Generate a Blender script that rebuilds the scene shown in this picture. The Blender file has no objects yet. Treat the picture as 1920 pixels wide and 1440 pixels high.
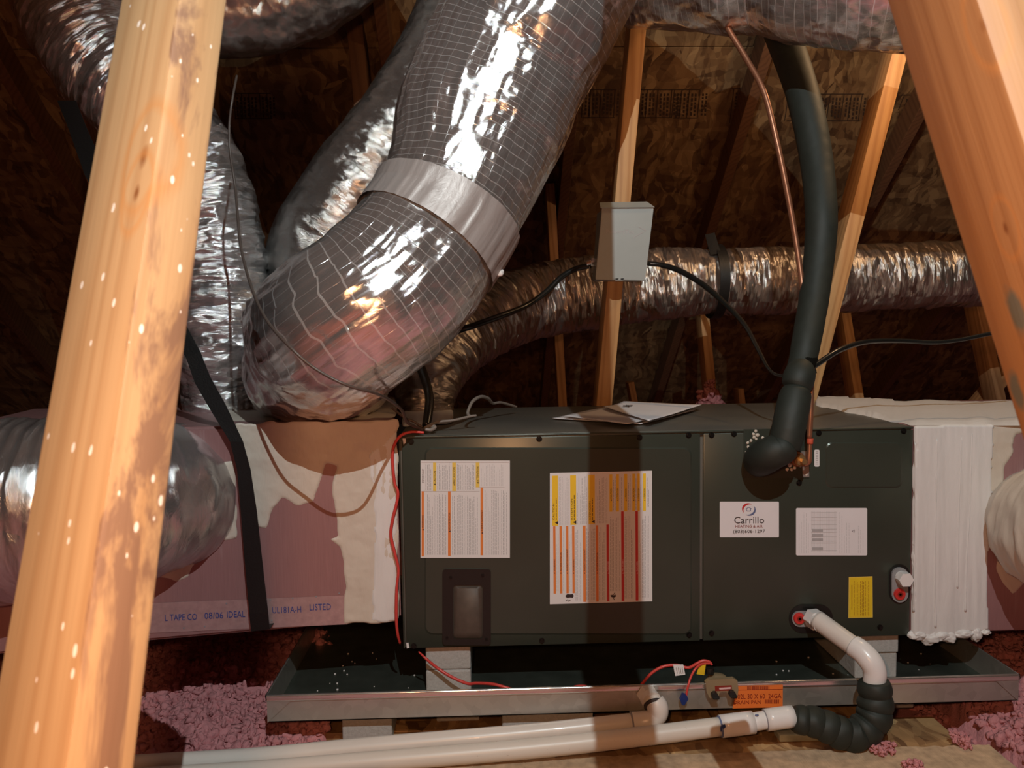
import bpy, bmesh, math, random
import numpy as np
from mathutils import Vector, Matrix
random.seed(7); RNG = np.random.default_rng(7)
C = bpy.context.scene.collection

# ------------------------------------------------------------------ camera
FOC, PITCH, YAW, ROLL = 1524., .0695, .0308, -.0143
CAM = np.array([.1855, -1.6825, .2203])
_cp, _sp, _cy, _sy = math.cos(PITCH), math.sin(PITCH), math.cos(YAW), math.sin(YAW)
FW = np.array([_sy*_cp, _cy*_cp, -_sp]); _R = np.array([_cy, -_sy, 0.]); _U = np.cross(_R, FW)
RT = math.cos(ROLL)*_R + math.sin(ROLL)*_U
UP = -math.sin(ROLL)*_R + math.cos(ROLL)*_U
cam_data = bpy.data.cameras.new('camera'); cam = bpy.data.objects.new('camera', cam_data); C.objects.link(cam)
cam_data.sensor_width = 36; cam_data.lens = 36*FOC/1920; cam_data.clip_start = .02; cam_data.clip_end = 60
cam.matrix_world = Matrix(((RT[0], UP[0], -FW[0], CAM[0]), (RT[1], UP[1], -FW[1], CAM[1]), (RT[2], UP[2], -FW[2], CAM[2]), (0, 0, 0, 1)))
cam_data.dof.use_dof = True; cam_data.dof.focus_distance = 1.75; cam_data.dof.aperture_fstop = 13
bpy.context.scene.camera = cam

# ------------------------------------------------------------------ world, lights, exposure
sc = bpy.context.scene
sc.view_settings.view_transform = 'Standard'; sc.view_settings.look = 'None'
sc.view_settings.exposure = 0.0; sc.view_settings.gamma = 1.0; sc.view_settings.use_curve_mapping = False
w = bpy.data.worlds.new('world'); sc.world = w; w.use_nodes = True
w.node_tree.nodes['Background'].inputs[0].default_value = (.9, .55, .4, 1)
w.node_tree.nodes['Background'].inputs[1].default_value = .004
def lamp(name, loc, power, col, r, typ='POINT'):
    l = bpy.data.lights.new(name, typ); l.energy = power; l.color = col; l.shadow_soft_size = r
    o = bpy.data.objects.new(name, l); o.location = loc; C.objects.link(o); return o
L1 = (.38, -1.92, 1.45)
wl = lamp('work_light', L1, 112, (.88, .98, .97), .003, 'SPOT'); wl.data.spot_size = math.radians(84); wl.data.spot_blend = .5
wl.rotation_euler = (Vector((.55, 0, .02))-Vector(L1)).to_track_quat('-Z', 'Y').to_euler()
lamp('warm_bulb', (.10, -1.74, .30), 25, (1.0, .48, .22), .03)
lamp('added_foil_bounce', (1.38, .22, 1.16), 11, (1.0, .62, .32), .03)  # added lamp, stands in for light the foil duct throws on the sheathing
try:
    sc.cycles.max_bounces = 7; sc.cycles.glossy_bounces = 4; sc.cycles.diffuse_bounces = 3
    sc.cycles.sample_clamp_indirect = 3; sc.cycles.use_denoising = True
except Exception: pass

# ------------------------------------------------------------------ pixel helpers (1920 x 1440): a pixel plus a plane gives a real point
def ray(px, py): return FW + RT*(px-960)/FOC - UP*(py-720)/FOC
def PY(px, py, Y): d = ray(px, py); return CAM + d*(Y-CAM[1])/d[1]
def PZ(px, py, Z): d = ray(px, py); return CAM + d*(Z-CAM[2])/d[2]
def PN(px, py, P0, N): d = ray(px, py); return CAM + d*(np.dot(P0-CAM, N)/np.dot(d, N))
def PR(px, py, c=1.92, s=.75): d = ray(px, py); return CAM + d*((c-s*CAM[1]-CAM[2])/(d[2]+s*d[1]))
def depth(P): return float(np.dot(np.asarray(P)-CAM, FW))

# ------------------------------------------------------------------ numpy noise
_perm = RNG.random(65536)
def _h(ix, iy, iz): return _perm[((ix*73856093) ^ (iy*19349663) ^ (iz*83492791)) & 65535]
def vnoise(P):
    P = np.asarray(P, float); i = np.floor(P).astype(np.int64); f = P-i; f = f*f*(3-2*f); r = 0
    for a in (0, 1):
        for b in (0, 1):
            for c in (0, 1):
                wgt = (f[..., 0] if a else 1-f[..., 0])*(f[..., 1] if b else 1-f[..., 1])*(f[..., 2] if c else 1-f[..., 2])
                r = r + wgt*_h(i[..., 0]+a, i[..., 1]+b, i[..., 2]+c)
    return r*2-1
def fbm(P, o=4):
    r = 0; a = 1.; t = 0; P = np.asarray(P, float)
    for k in range(o): r = r + a*vnoise(P*2**k+17.3*k); t += a; a *= .5
    return r/t
def ridge(P, o=3):
    r = 0; a = 1.; t = 0; P = np.asarray(P, float)
    for k in range(o): r = r + a*(1-2*np.abs(vnoise(P*2**k+31.7*k))); t += a; a *= .5
    return r/t
def worley(P):
    P = np.asarray(P, float); i = np.floor(P).astype(np.int64); best = np.full(P.shape[:-1], 9.)
    for a in (-1, 0, 1):
        for b in (-1, 0, 1):
            for c in (-1, 0, 1):
                j0, j1, j2 = i[..., 0]+a, i[..., 1]+b, i[..., 2]+c
                d = (j0+_h(j0, j1, j2)-P[..., 0])**2+(j1+_h(j0+91, j1, j2)-P[..., 1])**2+(j2+_h(j0, j1+57, j2)-P[..., 2])**2
                best = np.minimum(best, d)
    return np.sqrt(best)

# ------------------------------------------------------------------ materials
class NT:
    def __init__(s, name):
        s.m = bpy.data.materials.new(name); s.m.use_nodes = True; s.t = s.m.node_tree; s.b = s.t.nodes['Principled BSDF']
    def n(s, typ, **kw):
        nd = s.t.nodes.new('ShaderNode'+typ)
        for k, v in kw.items():
            if k.startswith('i_'):
                key = k[2:]; key = int(key) if key.isdigit() else key.replace('_', ' ')
                if hasattr(v, 'is_linked') or hasattr(v, 'links'): s.t.links.new(v, nd.inputs[key])
                else: nd.inputs[key].default_value = v
            else: setattr(nd, k, v)
        return nd
    def math(s, op, a, b=0., c=0., clamp=False):
        nd = s.t.nodes.new('ShaderNodeMath'); nd.operation = op; nd.use_clamp = clamp
        for k, v in enumerate((a, b, c)):
            if hasattr(v, 'links'): s.t.links.new(v, nd.inputs[k])
            else: nd.inputs[k].default_value = v
        return nd.outputs[0]
    def mix(s, fac, a, b, mode='MIX'):
        nd = s.t.nodes.new('ShaderNodeMix'); nd.data_type = 'RGBA'; nd.blend_type = mode
        for k, v in ((0, fac), (6, a), (7, b)):
            if hasattr(v, 'links'): s.t.links.new(v, nd.inputs[k])
            else: nd.inputs[k].default_value = v if k == 0 else (*v[:3], 1)
        return nd.outputs[2]
    def ramp(s, fac, stops):
        nd = s.t.nodes.new('ShaderNodeValToRGB'); s.t.links.new(fac, nd.inputs[0]); e = nd.color_ramp.elements
        while len(e) < len(stops): e.new(.5)
        for k, (p, c) in enumerate(stops): e[k].position = p; e[k].color = (*c, 1) if len(c) == 3 else c
        return nd.outputs[0]
    def coord(s, kind='Object', scale=(1, 1, 1), rand=0.):
        tc = s.n('TexCoord'); v = tc.outputs[kind]
        if rand:
            oi = s.n('ObjectInfo'); r = s.math('MULTIPLY', oi.outputs['Random'], rand)
            vm = s.n('VectorMath', operation='ADD'); s.t.links.new(v, vm.inputs[0]); s.t.links.new(r, vm.inputs[1]); v = vm.outputs[0]
        mp = s.n('Mapping'); mp.inputs['Scale'].default_value = scale; s.t.links.new(v, mp.inputs[0]); return mp.outputs[0]
    def noise(s, v, sc_, det=3., rough=.5, dist=0.):
        nd = s.n('TexNoise'); s.t.links.new(v, nd.inputs['Vector']); nd.inputs['Scale'].default_value = sc_
        nd.inputs['Detail'].default_value = det; nd.inputs['Roughness'].default_value = rough; nd.inputs['Distortion'].default_value = dist
        return nd.outputs['Fac']
    def set(s, **kw):
        for k, v in kw.items():
            k = k.replace('_', ' ')
            if hasattr(v, 'links'): s.t.links.new(v, s.b.inputs[k])
            else: s.b.inputs[k].default_value = (*v, 1) if isinstance(v, tuple) and len(v) == 3 else v
        return s.m
    def bump(s, h, strength=.3, dist=.002, normal=None):
        nd = s.n('Bump'); nd.inputs['Strength'].default_value = strength; nd.inputs['Distance'].default_value = dist
        s.t.links.new(h, nd.inputs['Height'])
        if normal is not None: s.t.links.new(normal, nd.inputs['Normal'])
        return nd.outputs[0]

def plain(name, col, rough=.5, metal=0., var=.08, scale=30, bump=.1, coat=0.):
    t = NT(name); v = t.coord('Object'); n = t.noise(v, scale, 4)
    c = t.mix(n, tuple(x*(1-var*2) for x in col), tuple(min(1, x*(1+var*2)) for x in col))
    return t.set(Base_Color=c, Roughness=rough, Metallic=metal, Normal=t.bump(n, bump, .001), Coat_Weight=coat)

def wood(name, light, dark, stain=None, flecks=False, teal=None, knots=(), rough=.6):
    t = NT(name); v = t.coord('Object', (1, 1, .05), 3.)
    wv = t.n('TexWave', wave_type='BANDS', bands_direction='DIAGONAL'); t.t.links.new(v, wv.inputs['Vector'])
    wv.inputs['Scale'].default_value = 26; wv.inputs['Distortion'].default_value = 9; wv.inputs['Detail'].default_value = 2.5
    wv.inputs['Detail Scale'].default_value = .6
    g = t.math('POWER', wv.outputs['Fac'], 2.2)
    fine = t.noise(t.coord('Object', (1, 1, .02), 3.), 320, 3, .6)
    big = t.noise(t.coord('Object', (1, 1, .35), 5.), 14, 3, .6)
    c = t.mix(t.math('MULTIPLY', g, .62), light, dark)
    c = t.mix(t.math('MULTIPLY', fine, .35), c, tuple(x*.6 for x in dark))
    c = t.mix(t.math('MULTIPLY', t.math('SUBTRACT', big, .35, clamp=True), .9), c, tuple(x*.8 for x in dark))
    if stain:     # rough, weathered stain on one side: weight by local x or y beyond a limit
        axis, lim, sgn, scol = stain
        sx = t.n('SeparateXYZ'); t.t.links.new(t.coord('Object'), sx.inputs[0]); q = sx.outputs[axis]
        side = t.math('GREATER_THAN', t.math('MULTIPLY', q, sgn), lim*sgn)
        sn = t.noise(t.coord('Object', (1, 1, .35)), 22, 5, .65, .6)
        c = t.mix(t.math('MULTIPLY', t.math('MULTIPLY', t.ramp(sn, [(.47, (0, 0, 0)), (.56, (1, 1, 1))]), side), .9), c, scol)
    for (kx, ky, kz, r) in knots:
        vm = t.n('VectorMath', operation='DISTANCE'); t.t.links.new(t.coord('Object', (1, 1, .55)), vm.inputs[0]); vm.inputs[1].default_value = (kx, ky, kz*.55)
        dn = t.math('ADD', vm.outputs['Value'], t.math('MULTIPLY', t.noise(t.coord('Object'), 90, 3), r*.5))
        c = t.mix(t.ramp(t.math('DIVIDE', dn, r*2), [(.25, (1, 1, 1)), (.55, (0, 0, 0))]), c, (.22, .09, .03))
        c = t.mix(t.ramp(t.math('DIVIDE', dn, r*7), [(.42, (0, 0, 0)), (.5, (.55, .55, .55)), (.62, (0, 0, 0))]), c, (.5, .24, .08))
    if flecks:
        vo = t.n('TexVoronoi'); t.t.links.new(t.coord('Object', (1, 1.37, .62)), vo.inputs['Vector']); vo.inputs['Scale'].default_value = 110
        rnd = t.n('SeparateColor'); t.t.links.new(vo.outputs['Color'], rnd.inputs[0])
        m_ = t.math('MULTIPLY', t.math('LESS_THAN', vo.outputs['Distance'], t.math('MULTIPLY', rnd.outputs[1], .24)), t.math('GREATER_THAN', rnd.outputs[0], .60))
        c = t.mix(t.math('MULTIPLY', m_, .85), c, (.9, .88, .84))
    if teal:
        for (kx, ky, kz, r) in teal:
            vm = t.n('VectorMath', operation='DISTANCE'); t.t.links.new(t.coord('Object', (1, 1, .45)), vm.inputs[0]); vm.inputs[1].default_value = (kx, ky, kz*.45)
            dn = t.math('ADD', vm.outputs['Value'], t.math('MULTIPLY', t.noise(t.coord('Object'), 60, 3), r*.9))
            c = t.mix(t.ramp(t.math('DIVIDE', dn, r*2), [(.45, (.8, .8, .8)), (.62, (0, 0, 0))]), c, (.10, .16, .17))
    h = t.math('ADD', t.math('MULTIPLY', g, .4), fine)
    return t.set(Base_Color=c, Roughness=rough, Normal=t.bump(h, .35, .0006))

def foil(name, cell=34., stretch=(1., 1.), tilt=.35, rough=.16, scrim=0., tone=(.84, .83, .83), bump=.5, metal=.88):
    t = NT(name); uv = t.coord('UV', (stretch[0], stretch[1], 1))
    nz = t.n('TexNoise'); t.t.links.new(uv, nz.inputs['Vector']); nz.inputs['Scale'].default_value = cell*.6; nz.inputs['Detail'].default_value = 2
    off = t.n('VectorMath', operation='SCALE'); t.t.links.new(nz.outputs['Color'], off.inputs[0]); off.inputs['Scale'].default_value = .9/cell
    ad = t.n('VectorMath', operation='ADD'); t.t.links.new(uv, ad.inputs[0]); t.t.links.new(off.outputs[0], ad.inputs[1])
    acc = None
    for k, (s_, a_) in enumerate(((1., 1.), (2.7, .7))):
        vo = t.n('TexVoronoi'); t.t.links.new(ad.outputs[0], vo.inputs['Vector']); vo.inputs['Scale'].default_value = cell*s_
        sb = t.n('VectorMath', operation='SUBTRACT'); t.t.links.new(vo.outputs['Color'], sb.inputs[0]); sb.inputs[1].default_value = (.5, .5, .5)
        sl = t.n('VectorMath', operation='SCALE'); t.t.links.new(sb.outputs[0], sl.inputs[0]); sl.inputs['Scale'].default_value = tilt*a_
        if acc is None: acc = sl.outputs[0]
        else:
            a2 = t.n('VectorMath', operation='ADD'); t.t.links.new(acc, a2.inputs[0]); t.t.links.new(sl.outputs[0], a2.inputs[1]); acc = a2.outputs[0]
    geo = t.n('NewGeometry'); a3 = t.n('VectorMath', operation='ADD'); t.t.links.new(geo.outputs['Normal'], a3.inputs[0]); t.t.links.new(acc, a3.inputs[1])
    nm = t.n('VectorMath', operation='NORMALIZE'); t.t.links.new(a3.outputs[0], nm.inputs[0])
    h = t.noise(t.coord('UV', (stretch[0], stretch[1], 1)), cell*1.6, 8, .7, 1.2)
    tc = t.coord('UV')
    if scrim:
        sx = t.n('SeparateXYZ'); t.t.links.new(tc, sx.inputs[0])
        wob = t.math('MULTIPLY', t.noise(tc, 14, 2), .012)
        la = t.math('LESS_THAN', t.math('FRACT', t.math('DIVIDE', t.math('ADD', sx.outputs[1], wob), .0150)), .085)
        lb = t.math('LESS_THAN', t.math('FRACT', t.math('DIVIDE', t.math('ADD', sx.outputs[0], wob), .021)), .05)
        ln = t.math('MAXIMUM', la, t.math('MULTIPLY', lb, .5))
        h = t.math('ADD', h, t.math('MULTIPLY', ln, scrim))
        col = t.mix(t.math('MULTIPLY', ln, .35), tone, (.98, .97, .96)); metal = t.math('SUBTRACT', metal, t.math('MULTIPLY', ln, .2))
    else: col = t.mix(t.noise(tc, 9, 3), tone, tuple(x*.86 for x in tone))
    rr = t.math('ADD', t.math('MULTIPLY', t.noise(tc, 20, 3), .14), rough-.06)
    return t.set(Base_Color=col, Metallic=metal, Roughness=rr, Normal=t.bump(h, bump, .004, nm.outputs[0]))

def osb(name, tint=1., gain=1.):
    t = NT(name); g = t.coord('Generated'); c = None
    base = t.coord('Object')
    nz = t.n('TexNoise'); t.t.links.new(base, nz.inputs['Vector']); nz.inputs['Scale'].default_value = 5; nz.inputs['Detail'].default_value = 2
    off = t.n('VectorMath', operation='SCALE'); t.t.links.new(nz.outputs['Color'], off.inputs[0]); off.inputs['Scale'].default_value = .14
    hs = None
    for k, (sx, sy, scl) in enumerate(((1., .24, 36), (.36, 1., 30), (1., .4, 52))):
        mp = t.n('Mapping'); mp.inputs['Scale'].default_value = (sx, sy, .3); mp.inputs['Rotation'].default_value = (0, 0, .35-.8*k)
        ad = t.n('VectorMath', operation='ADD'); t.t.links.new(base, ad.inputs[0]); t.t.links.new(off.outputs[0], ad.inputs[1])
        t.t.links.new(ad.outputs[0], mp.inputs[0])
        vo = t.n('TexVoronoi'); t.t.links.new(mp.outputs[0], vo.inputs['Vector']); vo.inputs['Scale'].default_value = scl
        sp = t.n('SeparateColor'); t.t.links.new(vo.outputs['Color'], sp.inputs[0])
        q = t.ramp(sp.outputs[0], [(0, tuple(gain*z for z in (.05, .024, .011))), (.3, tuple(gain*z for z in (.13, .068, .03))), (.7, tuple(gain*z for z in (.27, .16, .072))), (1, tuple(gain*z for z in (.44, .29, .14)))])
        c = q if c is None else t.mix(t.math('MULTIPLY', sp.outputs[1], .7), c, q)
        hs = sp.outputs[2] if hs is None else t.math('ADD', hs, sp.outputs[2])
    dirt = t.noise(base, 3.2, 4)
    c = t.mix(t.math('MULTIPLY', dirt, .3), c, (.09*tint, .042*tint, .02*tint))
    return t.set(Base_Color=c, Roughness=.55, Normal=t.bump(hs, .5, .002))

def board_facing(name):       # rose coloured reinforced facing of the duct board
    t = NT(name); v = t.coord('Object'); s = t.coord('Object', (1, 1, .04))
    n1 = t.noise(s, 420, 2); n2 = t.noise(v, 8, 4); n3 = t.noise(t.coord('Object', (1, 1, .06)), 45, 3)
    c = t.mix(n1, (.27, .135, .135), (.38, .20, .20)); c = t.mix(t.math('MULTIPLY', n2, .5), c, (.32, .18, .175))
    c = t.mix(t.ramp(n3, [(.62, (0, 0, 0)), (.72, (.45, .45, .45))]), c, (.50, .37, .37))
    return t.set(Base_Color=c, Roughness=.38, Metallic=.12, Normal=t.bump(n1, .25, .0006))

def mastic_mat(name, a, b):
    t = NT(name); v = t.coord('Object', (1, 1, .25)); n = t.noise(v, 55, 5, .6, .8); n2 = t.noise(t.coord('Object'), 7, 3)
    c = t.mix(n2, a, b); c = t.mix(t.math('MULTIPLY', n, .25), c, tuple(x*.8 for x in a))
    return t.set(Base_Color=c, Roughness=.5, Normal=t.bump(n, .5, .002))

def concrete(name):
    t = NT(name); v = t.coord('Object', (1, 1, 1), 3.); n = t.noise(v, 160, 5, .7); n2 = t.noise(v, 12, 3)
    c = t.mix(n, (.30, .28, .27), (.62, .60, .58)); c = t.mix(t.math('MULTIPLY', n2, .4), c, (.45, .42, .39))
    return t.set(Base_Color=c, Roughness=.9, Normal=t.bump(n, .7, .002))

def galv(name, rough=.34):
    t = NT(name); v = t.coord('Object'); vo = t.n('TexVoronoi'); t.t.links.new(v, vo.inputs['Vector']); vo.inputs['Scale'].default_value = 55
    sp = t.n('SeparateColor'); t.t.links.new(vo.outputs['Color'], sp.inputs[0]); n = t.noise(v, 5, 4)
    c = t.mix(sp.outputs[0], (.48, .46, .43), (.58, .56, .52)); c = t.mix(t.math('MULTIPLY', n, .5), c, (.42, .38, .32))
    return t.set(Base_Color=c, Metallic=.7, Roughness=t.math('ADD', t.math('MULTIPLY', n, .16), rough-.08), Normal=t.bump(n, .12, .004))

M = {}
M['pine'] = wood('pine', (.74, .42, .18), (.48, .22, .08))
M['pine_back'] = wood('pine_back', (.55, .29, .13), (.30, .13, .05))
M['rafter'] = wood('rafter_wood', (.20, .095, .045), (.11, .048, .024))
M['osb'] = osb('osb'); M['plank_osb'] = osb('plank_osb', 3., 1.9); M['osb_bounce'] = osb('panels_paled_for_foil', 4., 2.4)  # unseen rear slope panels are paled to brighten what the foil reflects
M['foil_main'] = foil('foil_main', 22, (1., .6), .09, .11, scrim=.9, bump=.30)
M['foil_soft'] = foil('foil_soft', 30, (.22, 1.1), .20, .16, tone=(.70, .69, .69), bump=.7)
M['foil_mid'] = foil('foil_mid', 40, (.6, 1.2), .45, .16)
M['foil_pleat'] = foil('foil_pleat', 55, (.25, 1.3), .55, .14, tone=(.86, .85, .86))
M['foil_shaded'] = foil('foil_shaded', 40, (.5, 1.), .22, .18, tone=(.50, .48, .46))  # lower tone paints in the shade on the ducts at upper left
M['foil_far_dimmed'] = foil('foil_far_dimmed', 55, (.25, 1.3), .55, .17, tone=(.56, .50, .46))  # pleated foil again, toned down in place of dimmer light at the back
M['foil_tape'] = foil('foil_tape', 14, (1., .4), .10, .42, tone=(.50, .46, .45), bump=.35, metal=.35)
M['facing'] = board_facing('duct_board_facing')
M['cream'] = mastic_mat('cream_mastic', (.60, .52, .43), (.68, .61, .53)); M['white_mastic'] = mastic_mat('white_mastic', (.70, .68, .66), (.80, .78, .77))
M['concrete'] = concrete('concrete'); M['galv'] = galv('galvanised_steel'); M['galv_bright'] = plain('galvanised_hem', (.80, .78, .74), .2, .9, .04, 40, .05)  # hem colour is lifted above the pan steel to paint in its highlight
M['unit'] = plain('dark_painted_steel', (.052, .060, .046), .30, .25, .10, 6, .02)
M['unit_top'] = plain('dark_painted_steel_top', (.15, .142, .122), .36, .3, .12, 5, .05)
M['unit_edge'] = plain('black_gap', (.010, .010, .009), .5)
M['black_plastic'] = plain('black_plastic', (.010, .010, .009), .35)
M['foam'] = plain('black_foam', (.018, .023, .018), .62, 0, .15, 60, .3)
M['rubber'] = plain('black_cable_sheath', (.012, .013, .012), .25, 0, .05, 30, .02)
M['strap'] = plain('black_webbing', (.006, .006, .006), .5, 0, .2, 300, .4)
M['pvc'] = plain('white_pvc', (.72, .66, .61), .32, 0, .05, 8, .03, .15); M['pvc_white'] = plain('bright_white_pvc', (.80, .78, .77), .28, 0, .02, 8, .02, .2)
M['pvc_dirty'] = None
def pvc_dirty():
    t = NT('dusty_pvc'); v = t.coord('Object'); n = t.noise(v, 110, 3, .7); n2 = t.noise(v, 9, 3)
    c = t.mix(n2, (.66, .60, .53), (.74, .68, .62)); c = t.mix(t.math('MULTIPLY', t.ramp(n, [(.66, (0, 0, 0)), (.75, (1, 1, 1))]), t.ramp(n2, [(.45, (0, 0, 0)), (.6, (1, 1, 1))])), c, (.25, .17, .11))
    return t.set(Base_Color=c, Roughness=.38)
M['pvc_dirty'] = pvc_dirty()
M['copper'] = plain('copper', (.34, .15, .085), .38, .6, .15, 40, .1); M['brass'] = plain('brass', (.52, .36, .17), .32, .8, .1, 60, .1)
M['copper_red'] = plain('red_marked_copper', (.60, .10, .05), .5)
M['box_grey'] = plain('grey_enamel', (.40, .43, .42), .4, .05, .03, 20, .02)
M['plate_grey'] = plain('grey_fitting_plate', (.28, .28, .29), .4); M['red_plug'] = plain('red_plug', (.62, .035, .03), .35)
M['red_wire'] = plain('red_wire', (.62, .06, .05), .35); M['brown_wire'] = plain('brown_wire', (.09, .065, .055), .4); M['grey_wire'] = plain('grey_wire', (.22, .19, .17), .4)
M['tan'] = plain('tan_plastic', (.27, .20, .115), .35); M['blue'] = plain('blue_connector', (.01, .03, .16), .35)
M['paper'] = plain('paper', (.76, .73, .75), .75, 0, .02, 20, .02); M['label_white'] = plain('label_white', (.74, .73, .73), .45, 0, .01, 20, 0)
M['tag_yellow'] = plain('tag_yellow', (.80, .55, .02), .5)
M['p_yellow'] = plain('print_yellow', (.80, .56, .10), .5, 0, .02); M['p_amber'] = plain('print_amber', (.86, .55, .03), .5, 0, .02)
M['p_orange'] = plain('print_orange', (.75, .22, .05), .5, 0, .02); M['p_red'] = plain('print_red', (.55, .03, .03), .5, 0, .02)
M['p_black'] = plain('print_black', (.03, .02, .02), .5, 0, 0); M['p_grey'] = plain('print_grey', (.28, .26, .28), .6, 0, 0); M['p_light'] = plain('print_light_grey', (.50, .48, .49), .6, 0, 0)
M['p_white'] = plain('print_white', (.75, .5, .5), .6, 0, 0); M['p_blue'] = plain('print_blue', (.03, .06, .25), .5, 0, 0); M['p_navy'] = plain('print_slate', (.12, .15, .28), .5, 0, 0)
M['sticker_orange'] = plain('sticker_orange', (.85, .20, .035), .55, 0, .02); M['p_maroon'] = plain('print_maroon', (.24, .02, .01), .5, 0, 0)
M['osb_ink'] = plain('panel_ink', (.045, .025, .015), .8, 0, 0)
M['filter'] = plain('smoky_window', (.075, .055, .043), .5, 0, .25, 40, .3)
M['screw'] = plain('black_screw', (.012, .012, .011), .3, .5)
M['dark_void'] = plain('dark_void', (.004, .004, .004), .8)
M['sawn'] = plain('rough_particle_edge', (.52, .36, .23), .9, 0, .25, 60, .8)
M['green_board'] = plain('mouldy_board', (.42, .43, .33), .9, 0, .3, 25, .4)
def fluff():
    t = NT('pink_loose_insulation'); v = t.coord('Object'); n = t.noise(v, 22, 5, .65); n2 = t.noise(v, 140, 4, .7)
    c = t.mix(n, (.46, .13, .145), (.68, .27, .28)); c = t.mix(t.math('MULTIPLY', n2, .5), c, (.76, .42, .43))
    return t.set(Base_Color=c, Roughness=1., Normal=t.bump(n2, .9, .004), Subsurface_Weight=.0)
M['fluff'] = fluff()

# ------------------------------------------------------------------ object helpers
def mesh_obj(name, verts, faces, mat, parent=None, smooth=False, uvs=None, mi=None):
    me = bpy.data.meshes.new(name); me.from_pydata([tuple(map(float, v)) for v in verts] if not isinstance(verts, np.ndarray) else verts.tolist(), [], faces if isinstance(faces, list) else faces.tolist())
    mats = mat if isinstance(mat, (list, tuple)) else [mat]
    for m_ in mats: me.materials.append(m_)
    if mi is not None: me.polygons.foreach_set('material_index', mi)
    if smooth: me.polygons.foreach_set('use_smooth', [True]*len(me.polygons))
    if uvs is not None:
        ul = me.uv_layers.new(name='UVMap'); ul.data.foreach_set('uv', np.asarray(uvs, dtype=np.float32).ravel())
    me.update(); o = bpy.data.objects.new(name, me); C.objects.link(o)
    if parent is not None: adopt(o, parent)
    return o
def world_of(p): return p.matrix_basis if p.parent is None else world_of(p.parent) @ p.matrix_parent_inverse @ p.matrix_basis
def adopt(o, p): o.parent = p; o.matrix_parent_inverse = world_of(p).inverted()
def tag(o, label=None, cat=None, group=None, kind=None):
    if label: o['label'] = label
    if cat: o['category'] = cat
    if group: o['group'] = group
    if kind: o['kind'] = kind
    return o
def thing(name, loc, label, cat, group=None):
    o = bpy.data.objects.new(name, None); o.location = Vector([float(x) for x in loc]); o.empty_display_size = .05; C.objects.link(o)
    return tag(o, label, cat, group)

class MB:          # mesh collector
    def __init__(s): s.v = []; s.f = []; s.m = []; s.cur = 0
    def add(s, vs, fs):
        b = len(s.v); s.v += [tuple(float(q) for q in v) for v in vs]; s.f += [[b+i for i in f] for f in fs]; s.m += [s.cur]*len(fs); return s
    def box(s, lo, hi, bev=0.):
        x0, y0, z0 = lo; x1, y1, z1 = hi
        if bev <= 0:
            return s.add([(x0, y0, z0), (x1, y0, z0), (x1, y1, z0), (x0, y1, z0), (x0, y0, z1), (x1, y0, z1), (x1, y1, z1), (x0, y1, z1)],
                         [(0, 3, 2, 1), (4, 5, 6, 7), (0, 1, 5, 4), (1, 2, 6, 5), (2, 3, 7, 6), (3, 0, 4, 7)])
        bm = bmesh.new(); bmesh.ops.create_cube(bm, size=1)
        for v in bm.verts: v.co = Vector((x0+(v.co.x+.5)*(x1-x0), y0+(v.co.y+.5)*(y1-y0), z0+(v.co.z+.5)*(z1-z0)))
        bmesh.ops.bevel(bm, geom=bm.edges[:], offset=bev, segments=2, affect='EDGES', profile=.5)
        bm.verts.index_update(); s.add([v.co[:] for v in bm.verts], [[v.index for v in f.verts] for f in bm.faces]); bm.free(); return s
    def hexa(s, c8):
        return s.add(c8, [(0, 3, 2, 1), (4, 5, 6, 7), (0, 1, 5, 4), (1, 2, 6, 5), (2, 3, 7, 6), (3, 0, 4, 7)])
    def cyl(s, a, b, r, n=20, r2=None):
        a = np.array(a, float); b = np.array(b, float); d = (b-a)/np.linalg.norm(b-a); r2 = r if r2 is None else r2
        e = np.cross(d, [0, 0, 1.]) if abs(d[2]) < .9 else np.cross(d, [1., 0, 0]); e /= np.linalg.norm(e); g = np.cross(d, e)
        vs = [a+r*(math.cos(2*math.pi*k/n)*e+math.sin(2*math.pi*k/n)*g) for k in range(n)]+[b+r2*(math.cos(2*math.pi*k/n)*e+math.sin(2*math.pi*k/n)*g) for k in range(n)]
        return s.add(vs, [[k, (k+1) % n, n+(k+1) % n, n+k] for k in range(n)]+[list(range(n))[::-1], list(range(n, 2*n))])
    def prism(s, poly, off):      # closed polygon of 3D points extruded by vector off
        n = len(poly); off = np.array(off, float); P = [np.array(p, float) for p in poly]
        return s.add(P+[p+off for p in P], [[k, (k+1) % n, n+(k+1) % n, n+k] for k in range(n)]+[list(range(n))[::-1], list(range(n, 2*n))])
    def build(s, name, mat, parent=None, smooth=False):
        o = mesh_obj(name, s.v, s.f, mat, parent, smooth, None, s.m if isinstance(mat, (list, tuple)) else None)
        bm = bmesh.new(); bm.from_mesh(o.data); bmesh.ops.recalc_face_normals(bm, faces=bm.faces[:]); bm.to_mesh(o.data); bm.free()
        return o
def smooth_angle(o, ang=35):
    me = o.data; me.polygons.foreach_set('use_smooth', [True]*len(me.polygons)); bm = bmesh.new(); bm.from_mesh(me)
    for e in bm.edges:
        if len(e.link_faces) == 2 and e.calc_face_angle(0) > math.radians(ang): e.smooth = False
    bm.to_mesh(me); bm.free(); return o

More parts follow.
